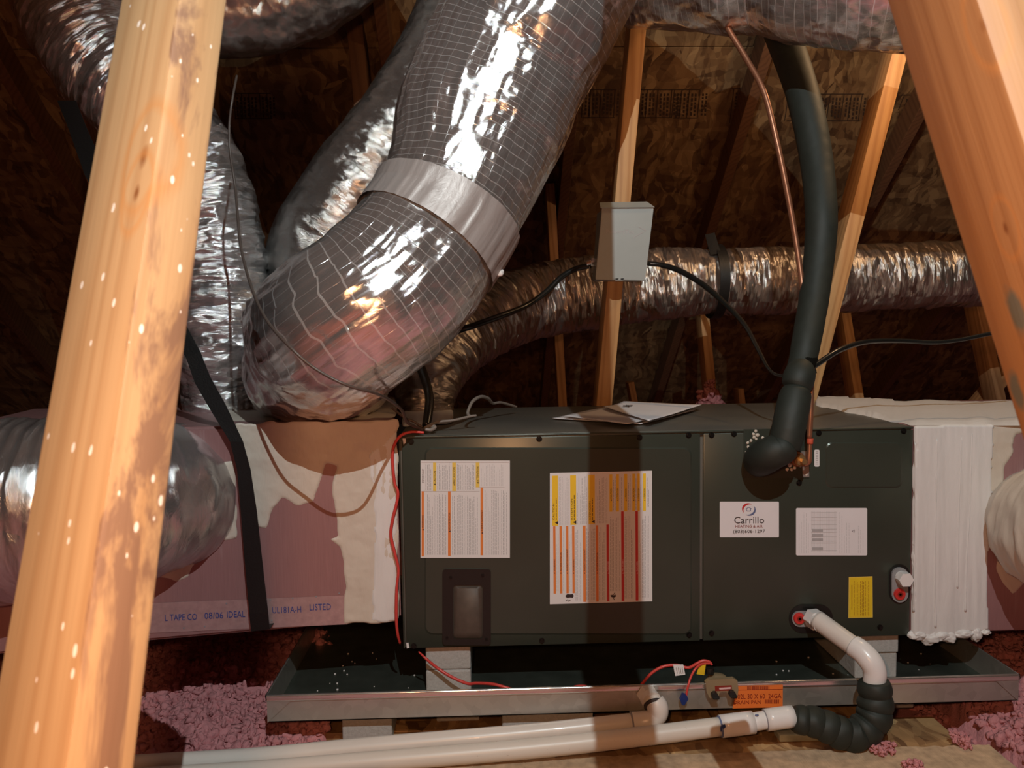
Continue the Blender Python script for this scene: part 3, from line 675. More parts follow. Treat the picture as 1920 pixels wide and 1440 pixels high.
m = MB(); m.cyl(a+NZ*-.006, a+NZ*.004, .0245, 28, .0235); m.cyl(a+NZ*.004, a+NZ*.013, .0235, 28, .017); m.cyl(a+NZ*.013, a+NZ*.016, .017, 28, .008); smooth_angle(m.build('switch_cap', M['tan'], fs), 40)
m = MB(); m.cyl(a+NZ*-.05, a+NZ*-.006, .011, 20); m.build('float_body', M['tan'], fs)
a2 = PY(1331, 1252, PY0+.012); m = MB(); m.cyl(a2+NZ*-.012, a2, .0085, 16); m.build('cable_gland', M['black_plastic'], fs)

# ================================================================== AIR HANDLER
W_, H_, D_ = 1.0851, .4539, .5604
ah = thing('air_handler', (W_/2, 0, -H_), 'dark green grey horizontal air handler cabinet with stickers and screws', 'air handler')
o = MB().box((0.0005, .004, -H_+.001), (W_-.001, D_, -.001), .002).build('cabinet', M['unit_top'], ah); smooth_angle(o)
xs0 = PY(757.5, 1000, 0)[0]; xm0 = PY(1312, 1000, 0)[0]; xm1 = PY(1318, 1000, 0)[0]; xe = W_-.0005
MB().box((0, -.0005, -H_), (xs0-.0035, .02, -.004), .001).build('end_flange', M['unit'], ah)
def door(x0, x1, name, holes):
    # stamped panel: flat sheet, raised rounded field given by a thin bead
    m = MB(); m.box((x0, -.003, -H_+.001), (x1, .012, -.0075), .0018); o = m.build(name, M['unit'], ah); smooth_angle(o); return o
pl = door(xs0, xm0, 'blower_panel', []); pr2 = door(xm1, xe, 'coil_panel', [])
def bead(parent, x0, y0, x1, y1, r, px=1.6, name='stamped_bead'):
    pts = ngon_round(x0, y0, x1, y1, r, 6); m = MB(); n = len(pts)
    out = [PY(a, b, -.003) for a, b in pts]; cx, cy = (x0+x1)/2, (y0+y1)/2
    inn = []
    for a, b in pts:
        dx = 1 if a < cx else -1; dy = 1 if b < cy else -1; inn.append(PY(a+dx*px*1.6, b+dy*px*1.6, -.0050))
    P = out+inn; m.add(P, [[k, (k+1) % n, n+(k+1) % n, n+k] for k in range(n)]+[list(range(n, 2*n))])
    return m.build(name, M['unit'], parent)
bead(pl, 796, 839, 1297, 1190, 14)
bead(pr2, 1548, 829, 1692, 915, 12)
for q, h0, h1, nm in ((1334, 1186, 1190, ''),): pass
# bright folded edge along the cabinet top
V = []; F = []
tube('top_hem', [(.0, -.001, -.0035, .0022), (W_*.25, -.0015, -.0035, .0025), (W_*.5, -.001, -.0035, .0022), (xe, -.001, -.0035, .0022)], M['unit'], 60, 8, None, ah)
MB().box((.0, -.002, -.0105), (xe, .01, -.0085)).build('shadow_gap', M['unit_edge'], ah)
for k, (a, b) in enumerate(((771, 828), (1011, 823), (1199, 820), (1291, 816), (1334, 816), (1376, 813.5), (1535, 812), (1694, 808), (1498, 905), (1016, 1201), (1292, 1190), (1334, 1187), (776, 1211), (1650, 1176))):
    p = PY(a, b, -.003); m = MB(); m.cyl(p, p+NY*.0012, .0062, 14); m.cyl(p+NY*.0012, p+NY*.0045, .0042, 6); m.build('screw', M['screw'], pl if a < 1315 else pr2)
# corner clip bits, white scuffs at the left edge
MB().prism([PY(755, 822, -.001), PY(761, 822, -.001), PY(761, 830, -.001), PY(757, 833, -.001)], (0, -.003, 0)).build('corner_clip', M['label_white'], ah)
MB().prism([PY(762, 1205, -.001), PY(766, 1204, -.001), PY(768, 1214, -.001), PY(763, 1215, -.001)], (0, -.003, 0)).build('corner_clip', M['label_white'], ah)
# circuit breaker window
wn = MB(); out = ngon_round(829.5, 1067, 920.5, 1210, 7, 4); inn = ngon_round(850, 1097, 905, 1198, 6, 4); n = len(out)
P = [PY(a, b, -.0035) for a, b in out]+[PY(a, b, -.008) for a, b in out]+[PY(a, b, -.008) for a, b in inn]+[PY(a, b, -.004) for a, b in inn]
wn.add(P, [[k, (k+1) % n, n+(k+1) % n, n+k] for k in range(n)]+[[n+k, n+(k+1) % n, 2*n+(k+1) % n, 2*n+k] for k in range(n)]+[[2*n+k, 2*n+(k+1) % n, 3*n+(k+1) % n, 3*n+k] for k in range(n)])
wo = wn.build('window_frame', M['black_plastic'], ah)
gm = MB(); gi = ngon_round(850, 1098, 905, 1197, 7, 4); gj = ngon_round(856, 1103, 899, 1190, 6, 4); n = len(gi)
P = [PY(a, b, -.004) for a, b in gi]+[PY(a, b, -.010) for a, b in gj]
gm.add(P, [[k, (k+1) % n, n+(k+1) % n, n+k] for k in range(n)]+[list(range(n, 2*n))]); smooth_angle(gm.build('smoky_window', M['filter'], wo), 50)
for a, b in ((845, 1083), (905, 1079), (838, 1196), (912, 1199)):
    p = PY(a, b, -.008); MB().cyl(p, p+NY*.002, .003, 10).build('screw', M['screw'], wo)

# ---- stickers
fU = fY(-.0036)
def label(name, x0, y0, x1, y1, mats, base='label_white', rnd=0, sk=(0, 0, 0, 0)):
    p = Print(fU, NY, [base]+mats); q = [(x0+sk[0], y0), (x1+sk[1], y0+sk[2]), (x1, y1+sk[3]), (x0, y1)]
    if rnd: q = ngon_round(x0, y0, x1, y1, rnd, 4)
    p.poly(q, base, 0.); return p
fU = fY(-.0054)
p = label('a', 788.5, 863.5, 956, 1046, ['p_yellow', 'p_orange', 'p_black', 'p_grey', 'p_light'])
for x0, x1, y0, y1 in ((812, 818, 867, 921), (848, 855, 867, 921), (892, 899, 866, 914)): p.quad(x0, y0, x1, y1, 'p_yellow')
for x0, x1, y0, y1 in ((790.5, 795, 921, 1043), (840, 845, 921, 1042), (901, 906, 914, 1041)): p.quad(x0, y0, x1, y1, 'p_orange')
p.text('CAUTION', 817, 906, 23, 'p_black', 90, 4); p.text('PRECAUCI\u00d3N', 853.5, 907, 31, 'p_black', 90, 4.2); p.text('ATTENTION', 897.5, 903, 28, 'p_black', 90, 4.2)
p.text('IMPORTANT', 795, 905, 26, 'p_grey', 90, 4)
p.text('WARNING', 794.3, 990, 24, 'p_maroon' if 'p_maroon' in p.names else 'p_black', 90, 3.6); p.text('ADVERTENCIA', 844.3, 993, 32, 'p_black', 90, 3.6); p.text('AVERTISSEMENT', 905.2, 996, 40, 'p_black', 90, 3.6)
for x, y in ((815, 908), (851.5, 909), (895.5, 905), (793, 993), (843, 996), (904, 999)): p.poly([(x-1.7, y), (x+1.7, y+1.7), (x+1.7, y-1.7)], 'p_black', .0007)
for k, (x0, y0, x1, y1) in enumerate(((797, 870, 810, 919), (819, 870, 846, 918), (856, 870, 890, 918), (901, 870, 946, 911), (797, 926, 838, 1040), (847, 926, 899, 1040), (908, 918, 952, 1040))): p.body(x0, y0, x1, y1, 'p_light' if k in (3,) else 'p_grey', True, 3.1, .62, k)
for a, b in (((790, 921), (899, 921)), ((843, 867), (843, 921)), ((899, 914), (946, 914)), ((790, 867), (954, 867))): p.line(a, b, .5, 'p_light')
p.build('warning_label', ah)['label'] = 'white label with three yellow and three orange warning bars'

p = label('b', 1031, 887, 1223, 1133, ['p_amber', 'p_yellow', 'p_orange', 'p_red', 'p_black', 'p_grey', 'p_light', 'p_white'], sk=(0, -.5, -4.5, -5.5))
def yb(x, y): return y-(x-1031)*.024
for x0, x1, y1 in ((1035, 1046, 985), (1069, 1080, 984), (1103, 1115, 983)): p.poly([(x0, yb(x0, 892)), (x1, yb(x1, 892)), (x1+.6, yb(x1, y1+1)), (x0+.6, yb(x0, y1+1))], 'p_amber')
for x0, x1 in ((1142.5, 1148), (1155.5, 1160.5), (1170, 1176), (1185.5, 1190.5), (1195, 1199.5), (1205.5, 1211)): p.poly([(x0, yb(x0, 892)), (x1, yb(x1, 892)), (x1, yb(x1, 962)), (x0, yb(x0, 962))], 'p_amber')
for x0, x1, y1 in ((1037, 1041.5, 1113), (1049, 1053.5, 1113), (1061, 1065.5, 1113), (1072.5, 1077, 1113), (1092.5, 1098, 1130), (1117, 1121.5, 1130)): p.poly([(x0, yb(x0, 987)), (x1, yb(x1, 987)), (x1+1, yb(x1, y1)), (x0+1, yb(x0, y1))], 'p_orange')
for x0, x1, y0 in ((1137, 1141.5, 986), (1164.5, 1169.5, 962), (1191, 1196, 962)): p.poly([(x0, yb(x0, y0)), (x1, yb(x1, y0)), (x1+1, yb(x1, 1130)), (x0+1, yb(x0, 1130))], 'p_red')
for k, (x0, y0, x1, y1) in enumerate(((1047, 893, 1068, 984), (1081, 893, 1102, 983), (1116, 893, 1141, 981), (1149, 891, 1155, 957), (1161, 891, 1169, 956), (1177, 890, 1184.5, 956), (1191, 892, 1194.5, 956), (1200, 892, 1205, 956), (1212, 892, 1219, 950),
                                     (1042.5, 989, 1048, 1108), (1055, 989, 1060, 1108), (1066.5, 989, 1072, 1108), (1078.5, 989, 1092, 1126), (1099, 989, 1116, 1124), (1122.5, 988, 1136, 1124), (1143, 966, 1163.5, 1108), (1170.5, 964, 1190, 1122), (1197, 964, 1218, 1120))):
    p.body(x0, y0, x1, y1, 'p_light' if k in (0, 9, 10, 11) else 'p_grey', True, 2.9, .6, 40+k)
for x, y in ((1043.5, 980), (1077.5, 979), (1112, 978)): p.poly([(x-3.2, y), (x+3, y+3.2), (x+3, y-3.2)], 'p_black', .0007)
for x, t1, t2 in ((1040, 'CAUTION', ''), (1074, 'ATTENTION', ''), (1108, 'ATENCION', '')):
    p.text(t1, x-.5, 975, 4.4*len(t1), 'p_black', 90, 3.4); p.body(x+1.6, 925, x+5.2, 975, 'p_black', True, 2.6, 1.3, int(x))
for x, t in ((1147.2, 'CAUTION'), (1159.6, 'ATTENTION'), (1175, 'ATENCION'), (1189.6, 'CAUTION'), (1199, 'ATTENTION'), (1210, 'ATENCION')):
    p.text(t, x, 935, 20, 'p_black', 90, 3.3); p.poly([(x-3, 937.5), (x-.4, 939.3), (x-.4, 935.9)], 'p_black', .0007)
for x, t, mt in ((1041, 'WARNING', 'p_black'), (1053, 'ADVERTENCIA', 'p_black'), (1065, 'AVERTISSEMENT', 'p_black'), (1076.7, 'WARNING', 'p_black'), (1097.4, 'AVERTISSEMENT', 'p_black'), (1121.4, 'ADVERTENCIA', 'p_black'), (1141.8, 'DANGER', 'p_white'), (1169.4, 'PELIGRO', 'p_white'), (1196, 'DANGER', 'p_white')):
    p.text(t, x, 1071, 3.2*len(t), mt, 90, 3.0); p.poly([(x-2.8, 1074.5), (x-.6, 1076), (x-.6, 1073)], mt, .0007)
p.poly([(1060.5, 1116), (1064, 1113.5), (1068, 1114), (1074, 1113.6), (1076, 1117), (1074, 1120.5), (1068, 1120), (1064, 1121), (1060.5, 1119)], 'p_black', .0007)
p.line((1061, 1127), (1064, 1124), 1., 'p_black'); p.line((1064, 1124), (1066, 1127.5), 1., 'p_black'); p.line((1066, 1127.5), (1070, 1124.5), 1., 'p_black')
p.poly([(1144, 1117), (1147, 1115), (1151, 1116), (1154, 1114.5), (1155, 1118), (1152, 1120), (1147, 1119.5)], 'p_black', .0007); p.line((1150, 1115), (1153, 1111), 1.2, 'p_black'); p.line((1149, 1119), (1152, 1125), 1.2, 'p_black')
p.build('warning_label', ah)['label'] = 'large white label striped yellow orange and red'

fU = fY(-.0036)
p = label('c', 1349.5, 940.5, 1460.5, 1007.5, ['p_red', 'p_navy', 'p_black', 'p_grey', 'p_maroon'], 'paper', 2)
def arc(cx, cy, ra, rb, a0, a1, w0, w1, mat, n=12, rot=0):
    q = []; q2 = []
    for k in range(n+1):
        t = k/n; a = math.radians(a0+(a1-a0)*t); ww = w0+(w1-w0)*t if w1 is not None else w0*math.sin(math.pi*t)+.3
        q.append((cx+(ra+ww/2)*math.cos(a), cy-(rb+ww/2)*math.sin(a))); q2.append((cx+(ra-ww/2)*math.cos(a), cy-(rb-ww/2)*math.sin(a)))
    for k in range(n): p.poly([q[k], q[k+1], q2[k+1], q2[k]], mat, .0006)
arc(1404.5, 955, 12, 10.6, 68, 215, 3.6, None, 'p_red'); arc(1403.5, 955, 12, 10.8, 35, -115, 3.4, None, 'p_navy')
for a, b in (((1398, 954.5), (1403.5, 951)), ((1403.5, 951), (1409, 954)), ((1399.5, 954), (1400.5, 958)), ((1407.5, 954), (1407, 958)), ((1400.5, 958), (1407, 958))): p.line(a, b, 1., 'p_navy')
p.text('Carrillo', 1376.5, 981.3, 56, 'p_black', .3, 13.2, .0007); p.text('HEATING & AIR', 1378.8, 989.3, 51, 'p_maroon', .3, 5.3); p.text('(803)606-1297', 1374.8, 999.3, 59.5, 'p_black', .4, 6.8)
p.build('business_sticker', ah)['label'] = 'white installer sticker with house emblem and phone number'

p = label('d', 1492.5, 952.5, 1626, 1041.5, ['p_light', 'p_grey'], 'paper', 2.5)
for k in range(23): p.quad(1521+k*2.15, 958, 1521.35+k*2.15, 1035, 'p_light')
for y in (961, 970, 975.5, 983.5, 992, 998, 1006.5, 1014.5, 1018, 1032): p.line((1521, y), (1569, y-.2), .6, 'p_light')
for k, (x0, y0, x1, y1) in enumerate(((1496, 957, 1518, 1037), (1572, 957, 1594, 1037), (1607, 957, 1622, 1037))): p.body(x0, y0, x1, y1, 'p_light', True, 4.4, .5, 80+k, .3)
for k, (a, b) in enumerate(((1523, 992), (1523, 1001), (1523, 1009), (1523, 1026))): p.quad(a, b, a+20, b+5, 'p_light')
p.line((1597, 996), (1602, 993), .8, 'p_grey'); p.line((1602, 993), (1602, 998), .8, 'p_grey'); p.line((1602, 998), (1597, 996), .8, 'p_grey')
p.build('rating_label', ah)['label'] = 'white rating plate with faint grey table'

p = label('e', 1590.5, 1082, 1636.5, 1159, ['tag_yellow', 'p_maroon'], 'p_yellow', sk=(1, -.5, -1.5, -1))
p.poly([(1593, 1083.5), (1635, 1082.5), (1634.5, 1156.5), (1592, 1157.5)], 'tag_yellow', .0003); p.body(1600, 1088, 1632, 1154, 'p_maroon', True, 3., .7, 5); p.quad(1596.6, 1097, 1597.8, 1143, 'p_maroon')
p.build('notice_label', ah)['label'] = 'yellow notice label'
p = label('f', 1527, 843, 1536.5, 875, ['p_grey'], 'label_white', 2.5)
for k in range(8): p.quad(1529.5, 846.5+k*3.3, 1534, 847.3+k*3.3, 'p_grey')
p.build('small_sticker', ah)
# plate round the refrigerant lines
m = MB(); m.prism([PY(a, b, -.0035) for a, b in ((1394, 805), (1505, 803), (1518, 880), (1517, 896), (1394, 896))], (0, -.0012, 0)); m.build('pipe_plate', M['unit'], ah)
m = MB(); m.prism([PY(a, b, -.005) for a, b in ((1502, 846), (1516, 846), (1517, 894), (1505, 894))], (0, -.001, 0)); m.build('bare_plate_edge', M['galv'], ah)
def sealant(spots, name):
    m = MB()
    for a, b, r in spots:
        p = PY(a, b, -.005); rr = r*depth(p)/FOC; q = iv*(rr, rr*.5, rr)*(1+.5*fbm(iv*2+RNG.random(3)*50, 2))[:, None]+p; m.add(q, iF.tolist())
    return m.build(name, M['cream'], ah, True)
sealant([(1413, 814, 3), (1417, 808, 3), (1420, 816, 4), (1414, 820, 3), (1403, 838, 3), (1400, 848, 3), (1399, 858, 3), (1402, 830, 3), (1408, 826, 3), (1418, 823, 2.5), (1437, 822, 3), (1446, 823, 3), (1430, 821, 3)], 'sealant')
sealant([(1490, 846, 4), (1495, 842, 3), (1481, 872, 4), (1476, 880, 3), (1484, 880, 3), (1490, 877, 3), (1478, 868, 3), (1500, 872, 4), (1505, 868, 3), (1488, 868, 3), (1512, 890, 3)], 'sealant')
# condensate fittings
def stadium(x0, y0, x1, y1, Y, th, name, mat, par):
    r = min(x1-x0, y1-y0)/2-.01; m = MB(); m.prism([PY(a, b, Y) for a, b in ngon_round(x0, y0, x1, y1, r, 7)], (0, -th, 0)); return m.build(name, mat, par)
df = stadium(1479, 1133, 1562, 1187, -.0038, .0008, 'recess_plate', M['black_plastic'], ah)
dp = stadium(1484, 1145, 1540, 1174, -.005, .0045, 'drain_fitting', M['plate_grey'], ah)
def plug(a, b, par):
    p = PY(a, b, -.0095); m = MB(); m.cyl(p, p+NY*.005, .0125, 20, .0115); pg = m.build('red_plug', M['red_plug'], par)
    m = MB(); q = p+NY*.005
    for k in range(6): an = k*math.pi/6; dv = np.array([math.cos(an), 0, math.sin(an)])*.006; pv = np.array([-math.sin(an), 0, math.cos(an)])*.0010; m.add([q-dv-pv+NY*.0004, q+dv-pv+NY*.0004, q+dv+pv+NY*.0004, q-dv+pv+NY*.0004], [(0, 1, 2, 3)])
    m.build('plug_socket', M['p_maroon'], pg)
plug(1498, 1159, dp)
df2 = stadium(1667, 1058, 1706, 1131, -.0038, .0008, 'recess_plate', M['black_plastic'], ah)
dp2 = stadium(1670.5, 1063, 1701, 1128.5, -.005, .0045, 'drain_fitting', M['plate_grey'], ah); plug(1686, 1113.5, dp2)
p_ = PY(1690, 1082, -.0095); m = MB(); m.cyl(p_, p_+NY*.006, .0135, 24); m.cyl(p_+NY*.006, p_+NY*.022, .0158, 6); m.build('white_cap', M['pvc_white'], dp2)
m = MB(); p_ = PY(1518, 1159, -.0095); m.cyl(p_, p_+NY*.001, .0085, 18); m.build('drain_hole', M['black_plastic'], dp)
# ================================================================== PLENUMS (duct board boxes)
ZT, ZB = .031, -.391
d_l = np.array([-1, -.145, 0]); d_l /= np.linalg.norm(d_l); n_l = np.array([d_l[1], -d_l[0], 0]); n_l = -n_l if n_l[1] > 0 else n_l    # outward (towards camera)
Pl0 = np.array([-.004, .004, 0.])
def lbox(o_, ln, dp_, zt, zb, zl=0): 
    a = o_; b = o_+d_l*ln; c_ = b-n_l*dp_; d_ = a-n_l*dp_
    return [(*b[:2], zb+zl), (*a[:2], zb), (*d_[:2], zb), (*c_[:2], zb+zl), (*b[:2], zt), (*a[:2], zt), (*d_[:2], zt), (*c_[:2], zt)]
ple = thing('duct_plenum', (-.4, 0, ZB), 'rose faced duct board plenum smeared with cream mastic, left of the air handler', 'plenum')
o = MB().hexa(lbox(Pl0, .90, .55, ZT, ZB, -.012)).build('plenum_box', M['facing'], ple)
bm = bmesh.new(); bm.from_mesh(o.data); bmesh.ops.bevel(bm, geom=bm.edges[:], offset=.006, segments=3, affect='EDGES'); bm.to_mesh(o.data); bm.free(); smooth_angle(o, 50)
fL = lambda a, b: PN(a, b, Pl0, n_l); fT = lambda a, b: PZ(a, b, ZT)
patch('mastic_coat', fL, n_l, [(436, 792), (748, 786), (748, 1167), (642, 1171), (646, 1100), (640, 1030), (616, 1010), (634, 1004), (628, 960), (624, 900), (632, 872), (612, 868), (602, 905), (586, 942), (558, 952), (532, 934), (512, 958), (500, 994), (484, 984), (470, 972), (452, 930), (448, 850)], M['cream'], ple, 2.4, .0022, 7, 1)
patch('mastic_coat', fL, n_l, [(250, 880), (440, 860), (448, 1008), (418, 1013), (392, 1012), (376, 1024), (366, 1060), (352, 1088), (330, 1090), (296, 1082), (250, 1060)], M['cream'], ple, 3.2, .0022, 9, 2)
patch('mastic_coat', fT, NZ, [(390, 716), (470, 704), (742, 742), (746, 782), (740, 785), (430, 792), (400, 770)], M['cream'], ple, 3.2, .0025, 6, 3)
patch('mastic_coat', fL, n_l-np.array([0, 0, 0]), [(690, 850), (746, 800), (746, 1166), (692, 1170), (700, 1000)], M['white_mastic'], ple, 3.2, .0034, 6, 4, streak=(.3, 3))
MB().prism([fL(635, 826)+n_l*.004, fL(741, 812)+n_l*.004, fL(741, 855)+n_l*.004, fL(702, 1040)+n_l*.004, fL(690, 1090)+n_l*.004], n_l*.0006)
tp = Print(fL, n_l, ['label_white', 'p_blue'])
MB().prism([fL(250, 1132)+n_l*.0008, fL(652, 1116)+n_l*.0008, fL(652, 1170)+n_l*.0008, fL(250, 1188)+n_l*.0008], n_l*.0005).build('foil_tape', (lambda: M.setdefault('printed_tape', plain('printed_tape', (.50, .36, .36), .28, .45, .12, 90, .35)))(), ple)
for w_t, x_, y_, l_ in (('L TAPE CO', 310, 1163.6, 60), ('08/06', 384, 1160, 35), ('IDEAL', 426, 1157.5, 34), ('UL181A-H', 511, 1149.5, 54), ('LISTED', 581, 1144, 40)):
    tp = Print(fL, n_l, ['p_blue']); tp.text(w_t, x_, y_, l_, 'p_blue', 2., 12.5, .0022); tp.build('printed_word', ple)['label'] = 'blue printed word on the tape'
tp = Print(fL, n_l, ['p_grey'])
for a, b in ((425, 1131), (549, 1121), (593, 1118), (507, 1124), (384, 1174), (345, 1177), (636, 1112), (510, 1163)): tp.poly([(a+1.8*math.cos(k), b+1.8*math.sin(k)) for k in np.linspace(0, 6.28, 9)[:-1]], 'p_grey', .0022)
tp.build('staple_marks', ple)['kind'] = 'stuff'
# white flap of mastic cloth on the cabinet top
tag(patch('mastic_flap', lambda a, b: PZ(a, b, .001), NZ, [(755, 757), (853, 768), (852, 794), (790, 800), (752, 802)], M['white_mastic'], None, 3, .002, 2.5, 8), 'pale mastic cloth flap on the left end of the cabinet top', 'sealing tape')

# right plenum
rp = thing('duct_plenum', (1.35, 0, -.45), 'duct board plenum wrapped in thick white mastic, right of the air handler', 'plenum')
XA = W_+.003
o = MB().box((XA, -.002, -.450), (1.85, .556, -.002), .005).build('plenum_box', M['facing'], rp); smooth_angle(o, 50)
fR = fY(-.002)
patch('mastic_wrap', fR, NY, [(1712, 797), (1862, 794), (1859, 900), (1857, 1010), (1850, 1040), (1852, 1100), (1853, 1180), (1838, 1183), (1832, 1196), (1824, 1184), (1795, 1186), (1778, 1196), (1750, 1190), (1738, 1200), (1722, 1196), (1706, 1190)], M['white_mastic'], rp, 2.4, .0065, 3, 11, .0030, (.55, 7))
patch('mastic_coat', fR, NY, [(1850, 795), (1935, 795), (1935, 812), (1905, 815), (1900, 850), (1886, 870), (1880, 905), (1862, 930), (1870, 990), (1890, 1000), (1935, 990), (1935, 1080), (1900, 1120), (1880, 1095), (1866, 1070), (1868, 1020), (1850, 1040)], M['cream'], rp, 3, .003, 8, 12)
patch('mastic_coat', lambda a, b: PZ(a, b, -.0015), NZ, [(1531, 741), (1600, 746), (1690, 752), (1960, 752), (1960, 800), (1712, 800), (1668, 792), (1590, 775), (1524, 762)], M['white_mastic'], rp, 2.8, .006, 2.5, 13, .004)
ico = bmesh.new(); bmesh.ops.create_icosphere(ico, subdivisions=4, radius=1); iv3 = np.array([v.co[:] for v in ico.verts]); iF3 = [[v.index for v in f.verts] for f in ico.faces]; ico.free()
for rows_ in ([(1757, 822), (1755, 940), (1752, 1060), (1754, 1180)], [(1803, 820), (1800, 900), (1797, 975), (1795, 1100)], [(1822, 815), (1819, 930), (1812, 1060), (1810, 1150)], [(1716, 830), (1716, 1000), (1713, 1150)]):
    tube('trowel_ridge', [(*PY(a, b+RNG.uniform(-4, 4), -.0085), .0013+.0004*k) for k, (a, b) in enumerate(rows_)], M['white_mastic'], 60, 8, lambda s, th, P: .0010*fbm(P*70, 3), rp)
# drips along the lower rim
vs = []; fs2 = []
for a, b, hw, hh in ((1720, 1190, 17, 9), (1742, 1196, 18, 13), (1765, 1192, 17, 9), (1780, 1195, 13, 11), (1804, 1187, 20, 8), (1829, 1188, 10, 14), (1846, 1184, 10, 6)):
    p = PY(a, b, -.004); k_ = depth(p)/FOC; q = iv3*(hw*1.0*k_, .011, hh*1.0*k_)*(1+.42*fbm(iv3*1.8+RNG.random(3)*50, 4))[:, None]+p; fs2 += [[int(i)+len(vs)*len(iv3) for i in f] for f in iF3]; vs.append(q)
mesh_obj('mastic_drip', np.vstack(vs), fs2, M['white_mastic'], rp, True)
# collar that leaves the right plenum towards the camera
def crinkle(amp, fs_, ft, am2=0., seed=0):
    def f(s, th, P):
        q = np.stack([np.cos(th)*ft, np.sin(th)*ft, s*fs_+seed], -1)
        return amp*ridge(q, 3)+am2*fbm(P*14+seed, 4)
    return f
cl = tube('collar_duct', pix([(1965, 985, .06, 105), (1975, 985, -.03, 112), (1995, 990, -.09, 125), (2040, 1000, -.16, 138), (2120, 1010, -.25, 150)]), M['cream'], 90, 90, crinkle(.006, 40, 2, .01, 3))
tag(cl, 'cream mastic covered round collar at the right edge, leaving the right plenum', 'duct')

# ================================================================== FOIL DUCTS
md = thing('main_flex_duct', PY(620, 760, .2), 'big silver foil flexible duct rising diagonally from the left plenum with a pale tape band', 'duct')
mpts = pix([(600, 735, .34, 112), (600, 668, .14, 132), (613, 632, -.04, 144), (655, 600, -.17, 149), (745, 530, -.16, 147), (828, 418, -.11, 134), (866, 335, -.08, 141), (897, 240, -.05, 157), (950, 120, -.04, 158), (1000, 25, -.05, 160), (1075, -130, -.05, 160), (1120, -300, -.03, 160)])
def mdisp(s, th, P):
    q = np.stack([np.cos(th)*2.2, np.sin(th)*2.2, s*9], -1)
    fold = ridge(q+3, 2)
    low = np.clip((0.62-s)/.3, 0, 1)      # baggy, folded lower part
    return .0022*fbm(P*30, 4)+.0035*ridge(P*11+4, 3)+.003*ridge(np.stack([np.cos(th)*5, np.sin(th)*5, s*7], -1), 3)+low*(.016*np.clip(fold, -.3, 1))+.006*fbm(P*5, 2)
tube('foil_jacket', mpts, M['foil_main'], 420, 300, mdisp, md)
bnd = pix([(797, 463, -.130, 138), (812, 441, -.120, 137), (826, 420, -.111, 136.5), (840, 392, -.100, 137.5)])
bo = tube('tape_band', [(x, y, z, r+.0085) for x, y, z, r in bnd], M['foil_tape'], 60, 260, lambda s, th, P: .0022*ridge(np.stack([np.cos(th)*7, np.sin(th)*7, s*4], -1), 3)+.004*fbm(P*5, 2), md, caps=False)
bo['label'] = 'smooth pale tape band'
tie = MB(); p = PY(934, 507, -.14)
for k in range(4): q = iv*RNG.uniform(.004, .008, 3)*(1+.4*fbm(iv*2+k*9, 2))[:, None]+p+RNG.normal(0, .004, 3); tie.add(q, iF.tolist())
tie.build('tape_end', M['label_white'], md, True)

def duct(name, rows, mat, n, ring, f, label, lead=None):
    o = tube(name, pix(rows), M[mat], n, ring, f); return tag(o, label, 'duct')
duct('flex_duct', [(600, 760, .42, 88), (597, 640, .40, 95), (592, 545, .40, 96), (606, 455, .40, 94), (660, 368, .40, 92), (735, 270, .42, 92), (805, 165, .45, 90), (860, 55, .48, 90), (900, -90, .5, 90)], 'foil_shaded', 300, 200,
     lambda s, th, P: .009*fbm(P*6+2, 3)+.003*ridge(P*18, 3)-.022*np.exp(-((s-.30)/.03)**2), 'second foil duct with a pinched elbow, behind the big diagonal duct')
duct('flex_duct', [(420, 780, .33, 66), (416, 715, .32, 72), (411, 640, .30, 84), (408, 520, .30, 88), (396, 420, .30, 86), (368, 320, .31, 86), (300, 225, .33, 92), (205, 120, .38, 100), (150, 10, .42, 108), (115, -130, .46, 112)], 'foil_pleat', 380, 220,
     lambda s, th, P: .0075*ridge(np.stack([np.cos(th)*1.6, np.sin(th)*1.6, s*34], -1), 3)+.006*fbm(P*8, 3), 'crinkled foil duct rising just right of the left foreground stud')
duct('flex_duct', [(720, -190, .42, 95), (640, -85, .42, 95), (540, -18, .42, 95), (430, 2, .42, 97), (300, -20, .44, 100), (100, -60, .46, 100)], 'foil_shaded', 260, 180,
     lambda s, th, P: .009*fbm(P*10, 4)+.005*ridge(P*20, 3), 'foil duct crossing behind the top of the left foreground stud')
duct('flex_duct', [(345, 925, .13, 95), (335, 928, .06, 122), (318, 930, .0, 134), (285, 934, -.05, 142), (215, 942, -.09, 154), (100, 952, -.11, 166), (-60, 962, -.12, 172), (-260, 985, -.13, 176)], 'foil_soft', 360, 220,
     lambda s, th, P: 0.0014*np.sin(s*260)+.0055*ridge(np.stack([np.cos(th)*1.1, np.sin(th)*1.1, s*26], -1), 3)+.005*fbm(P*6, 3), 'foil duct leaving the front of the left plenum behind the foreground stud')
duct('flex_duct', [(800, 790, .50, 46), (802, 720, .54, 58), (838, 655, .64, 66), (905, 603, .76, 68), (1000, 567, .85, 69), (1110, 548, .88, 68), (1240, 532, .88, 66), (1330, 528, .88, 60), (1345, 528, .88, 59), (1400, 527, .88, 62), (1600, 522, .88, 61), (1850, 512, .88, 61), (2150, 500, .88, 61)], 'foil_far_dimmed', 520, 150,
     lambda s, th, P: .006*ridge(np.stack([np.cos(th)*1.6, np.sin(th)*1.6, s*30], -1), 3)+.005*fbm(P*9, 3), 'long low foil duct running behind the posts to the right')
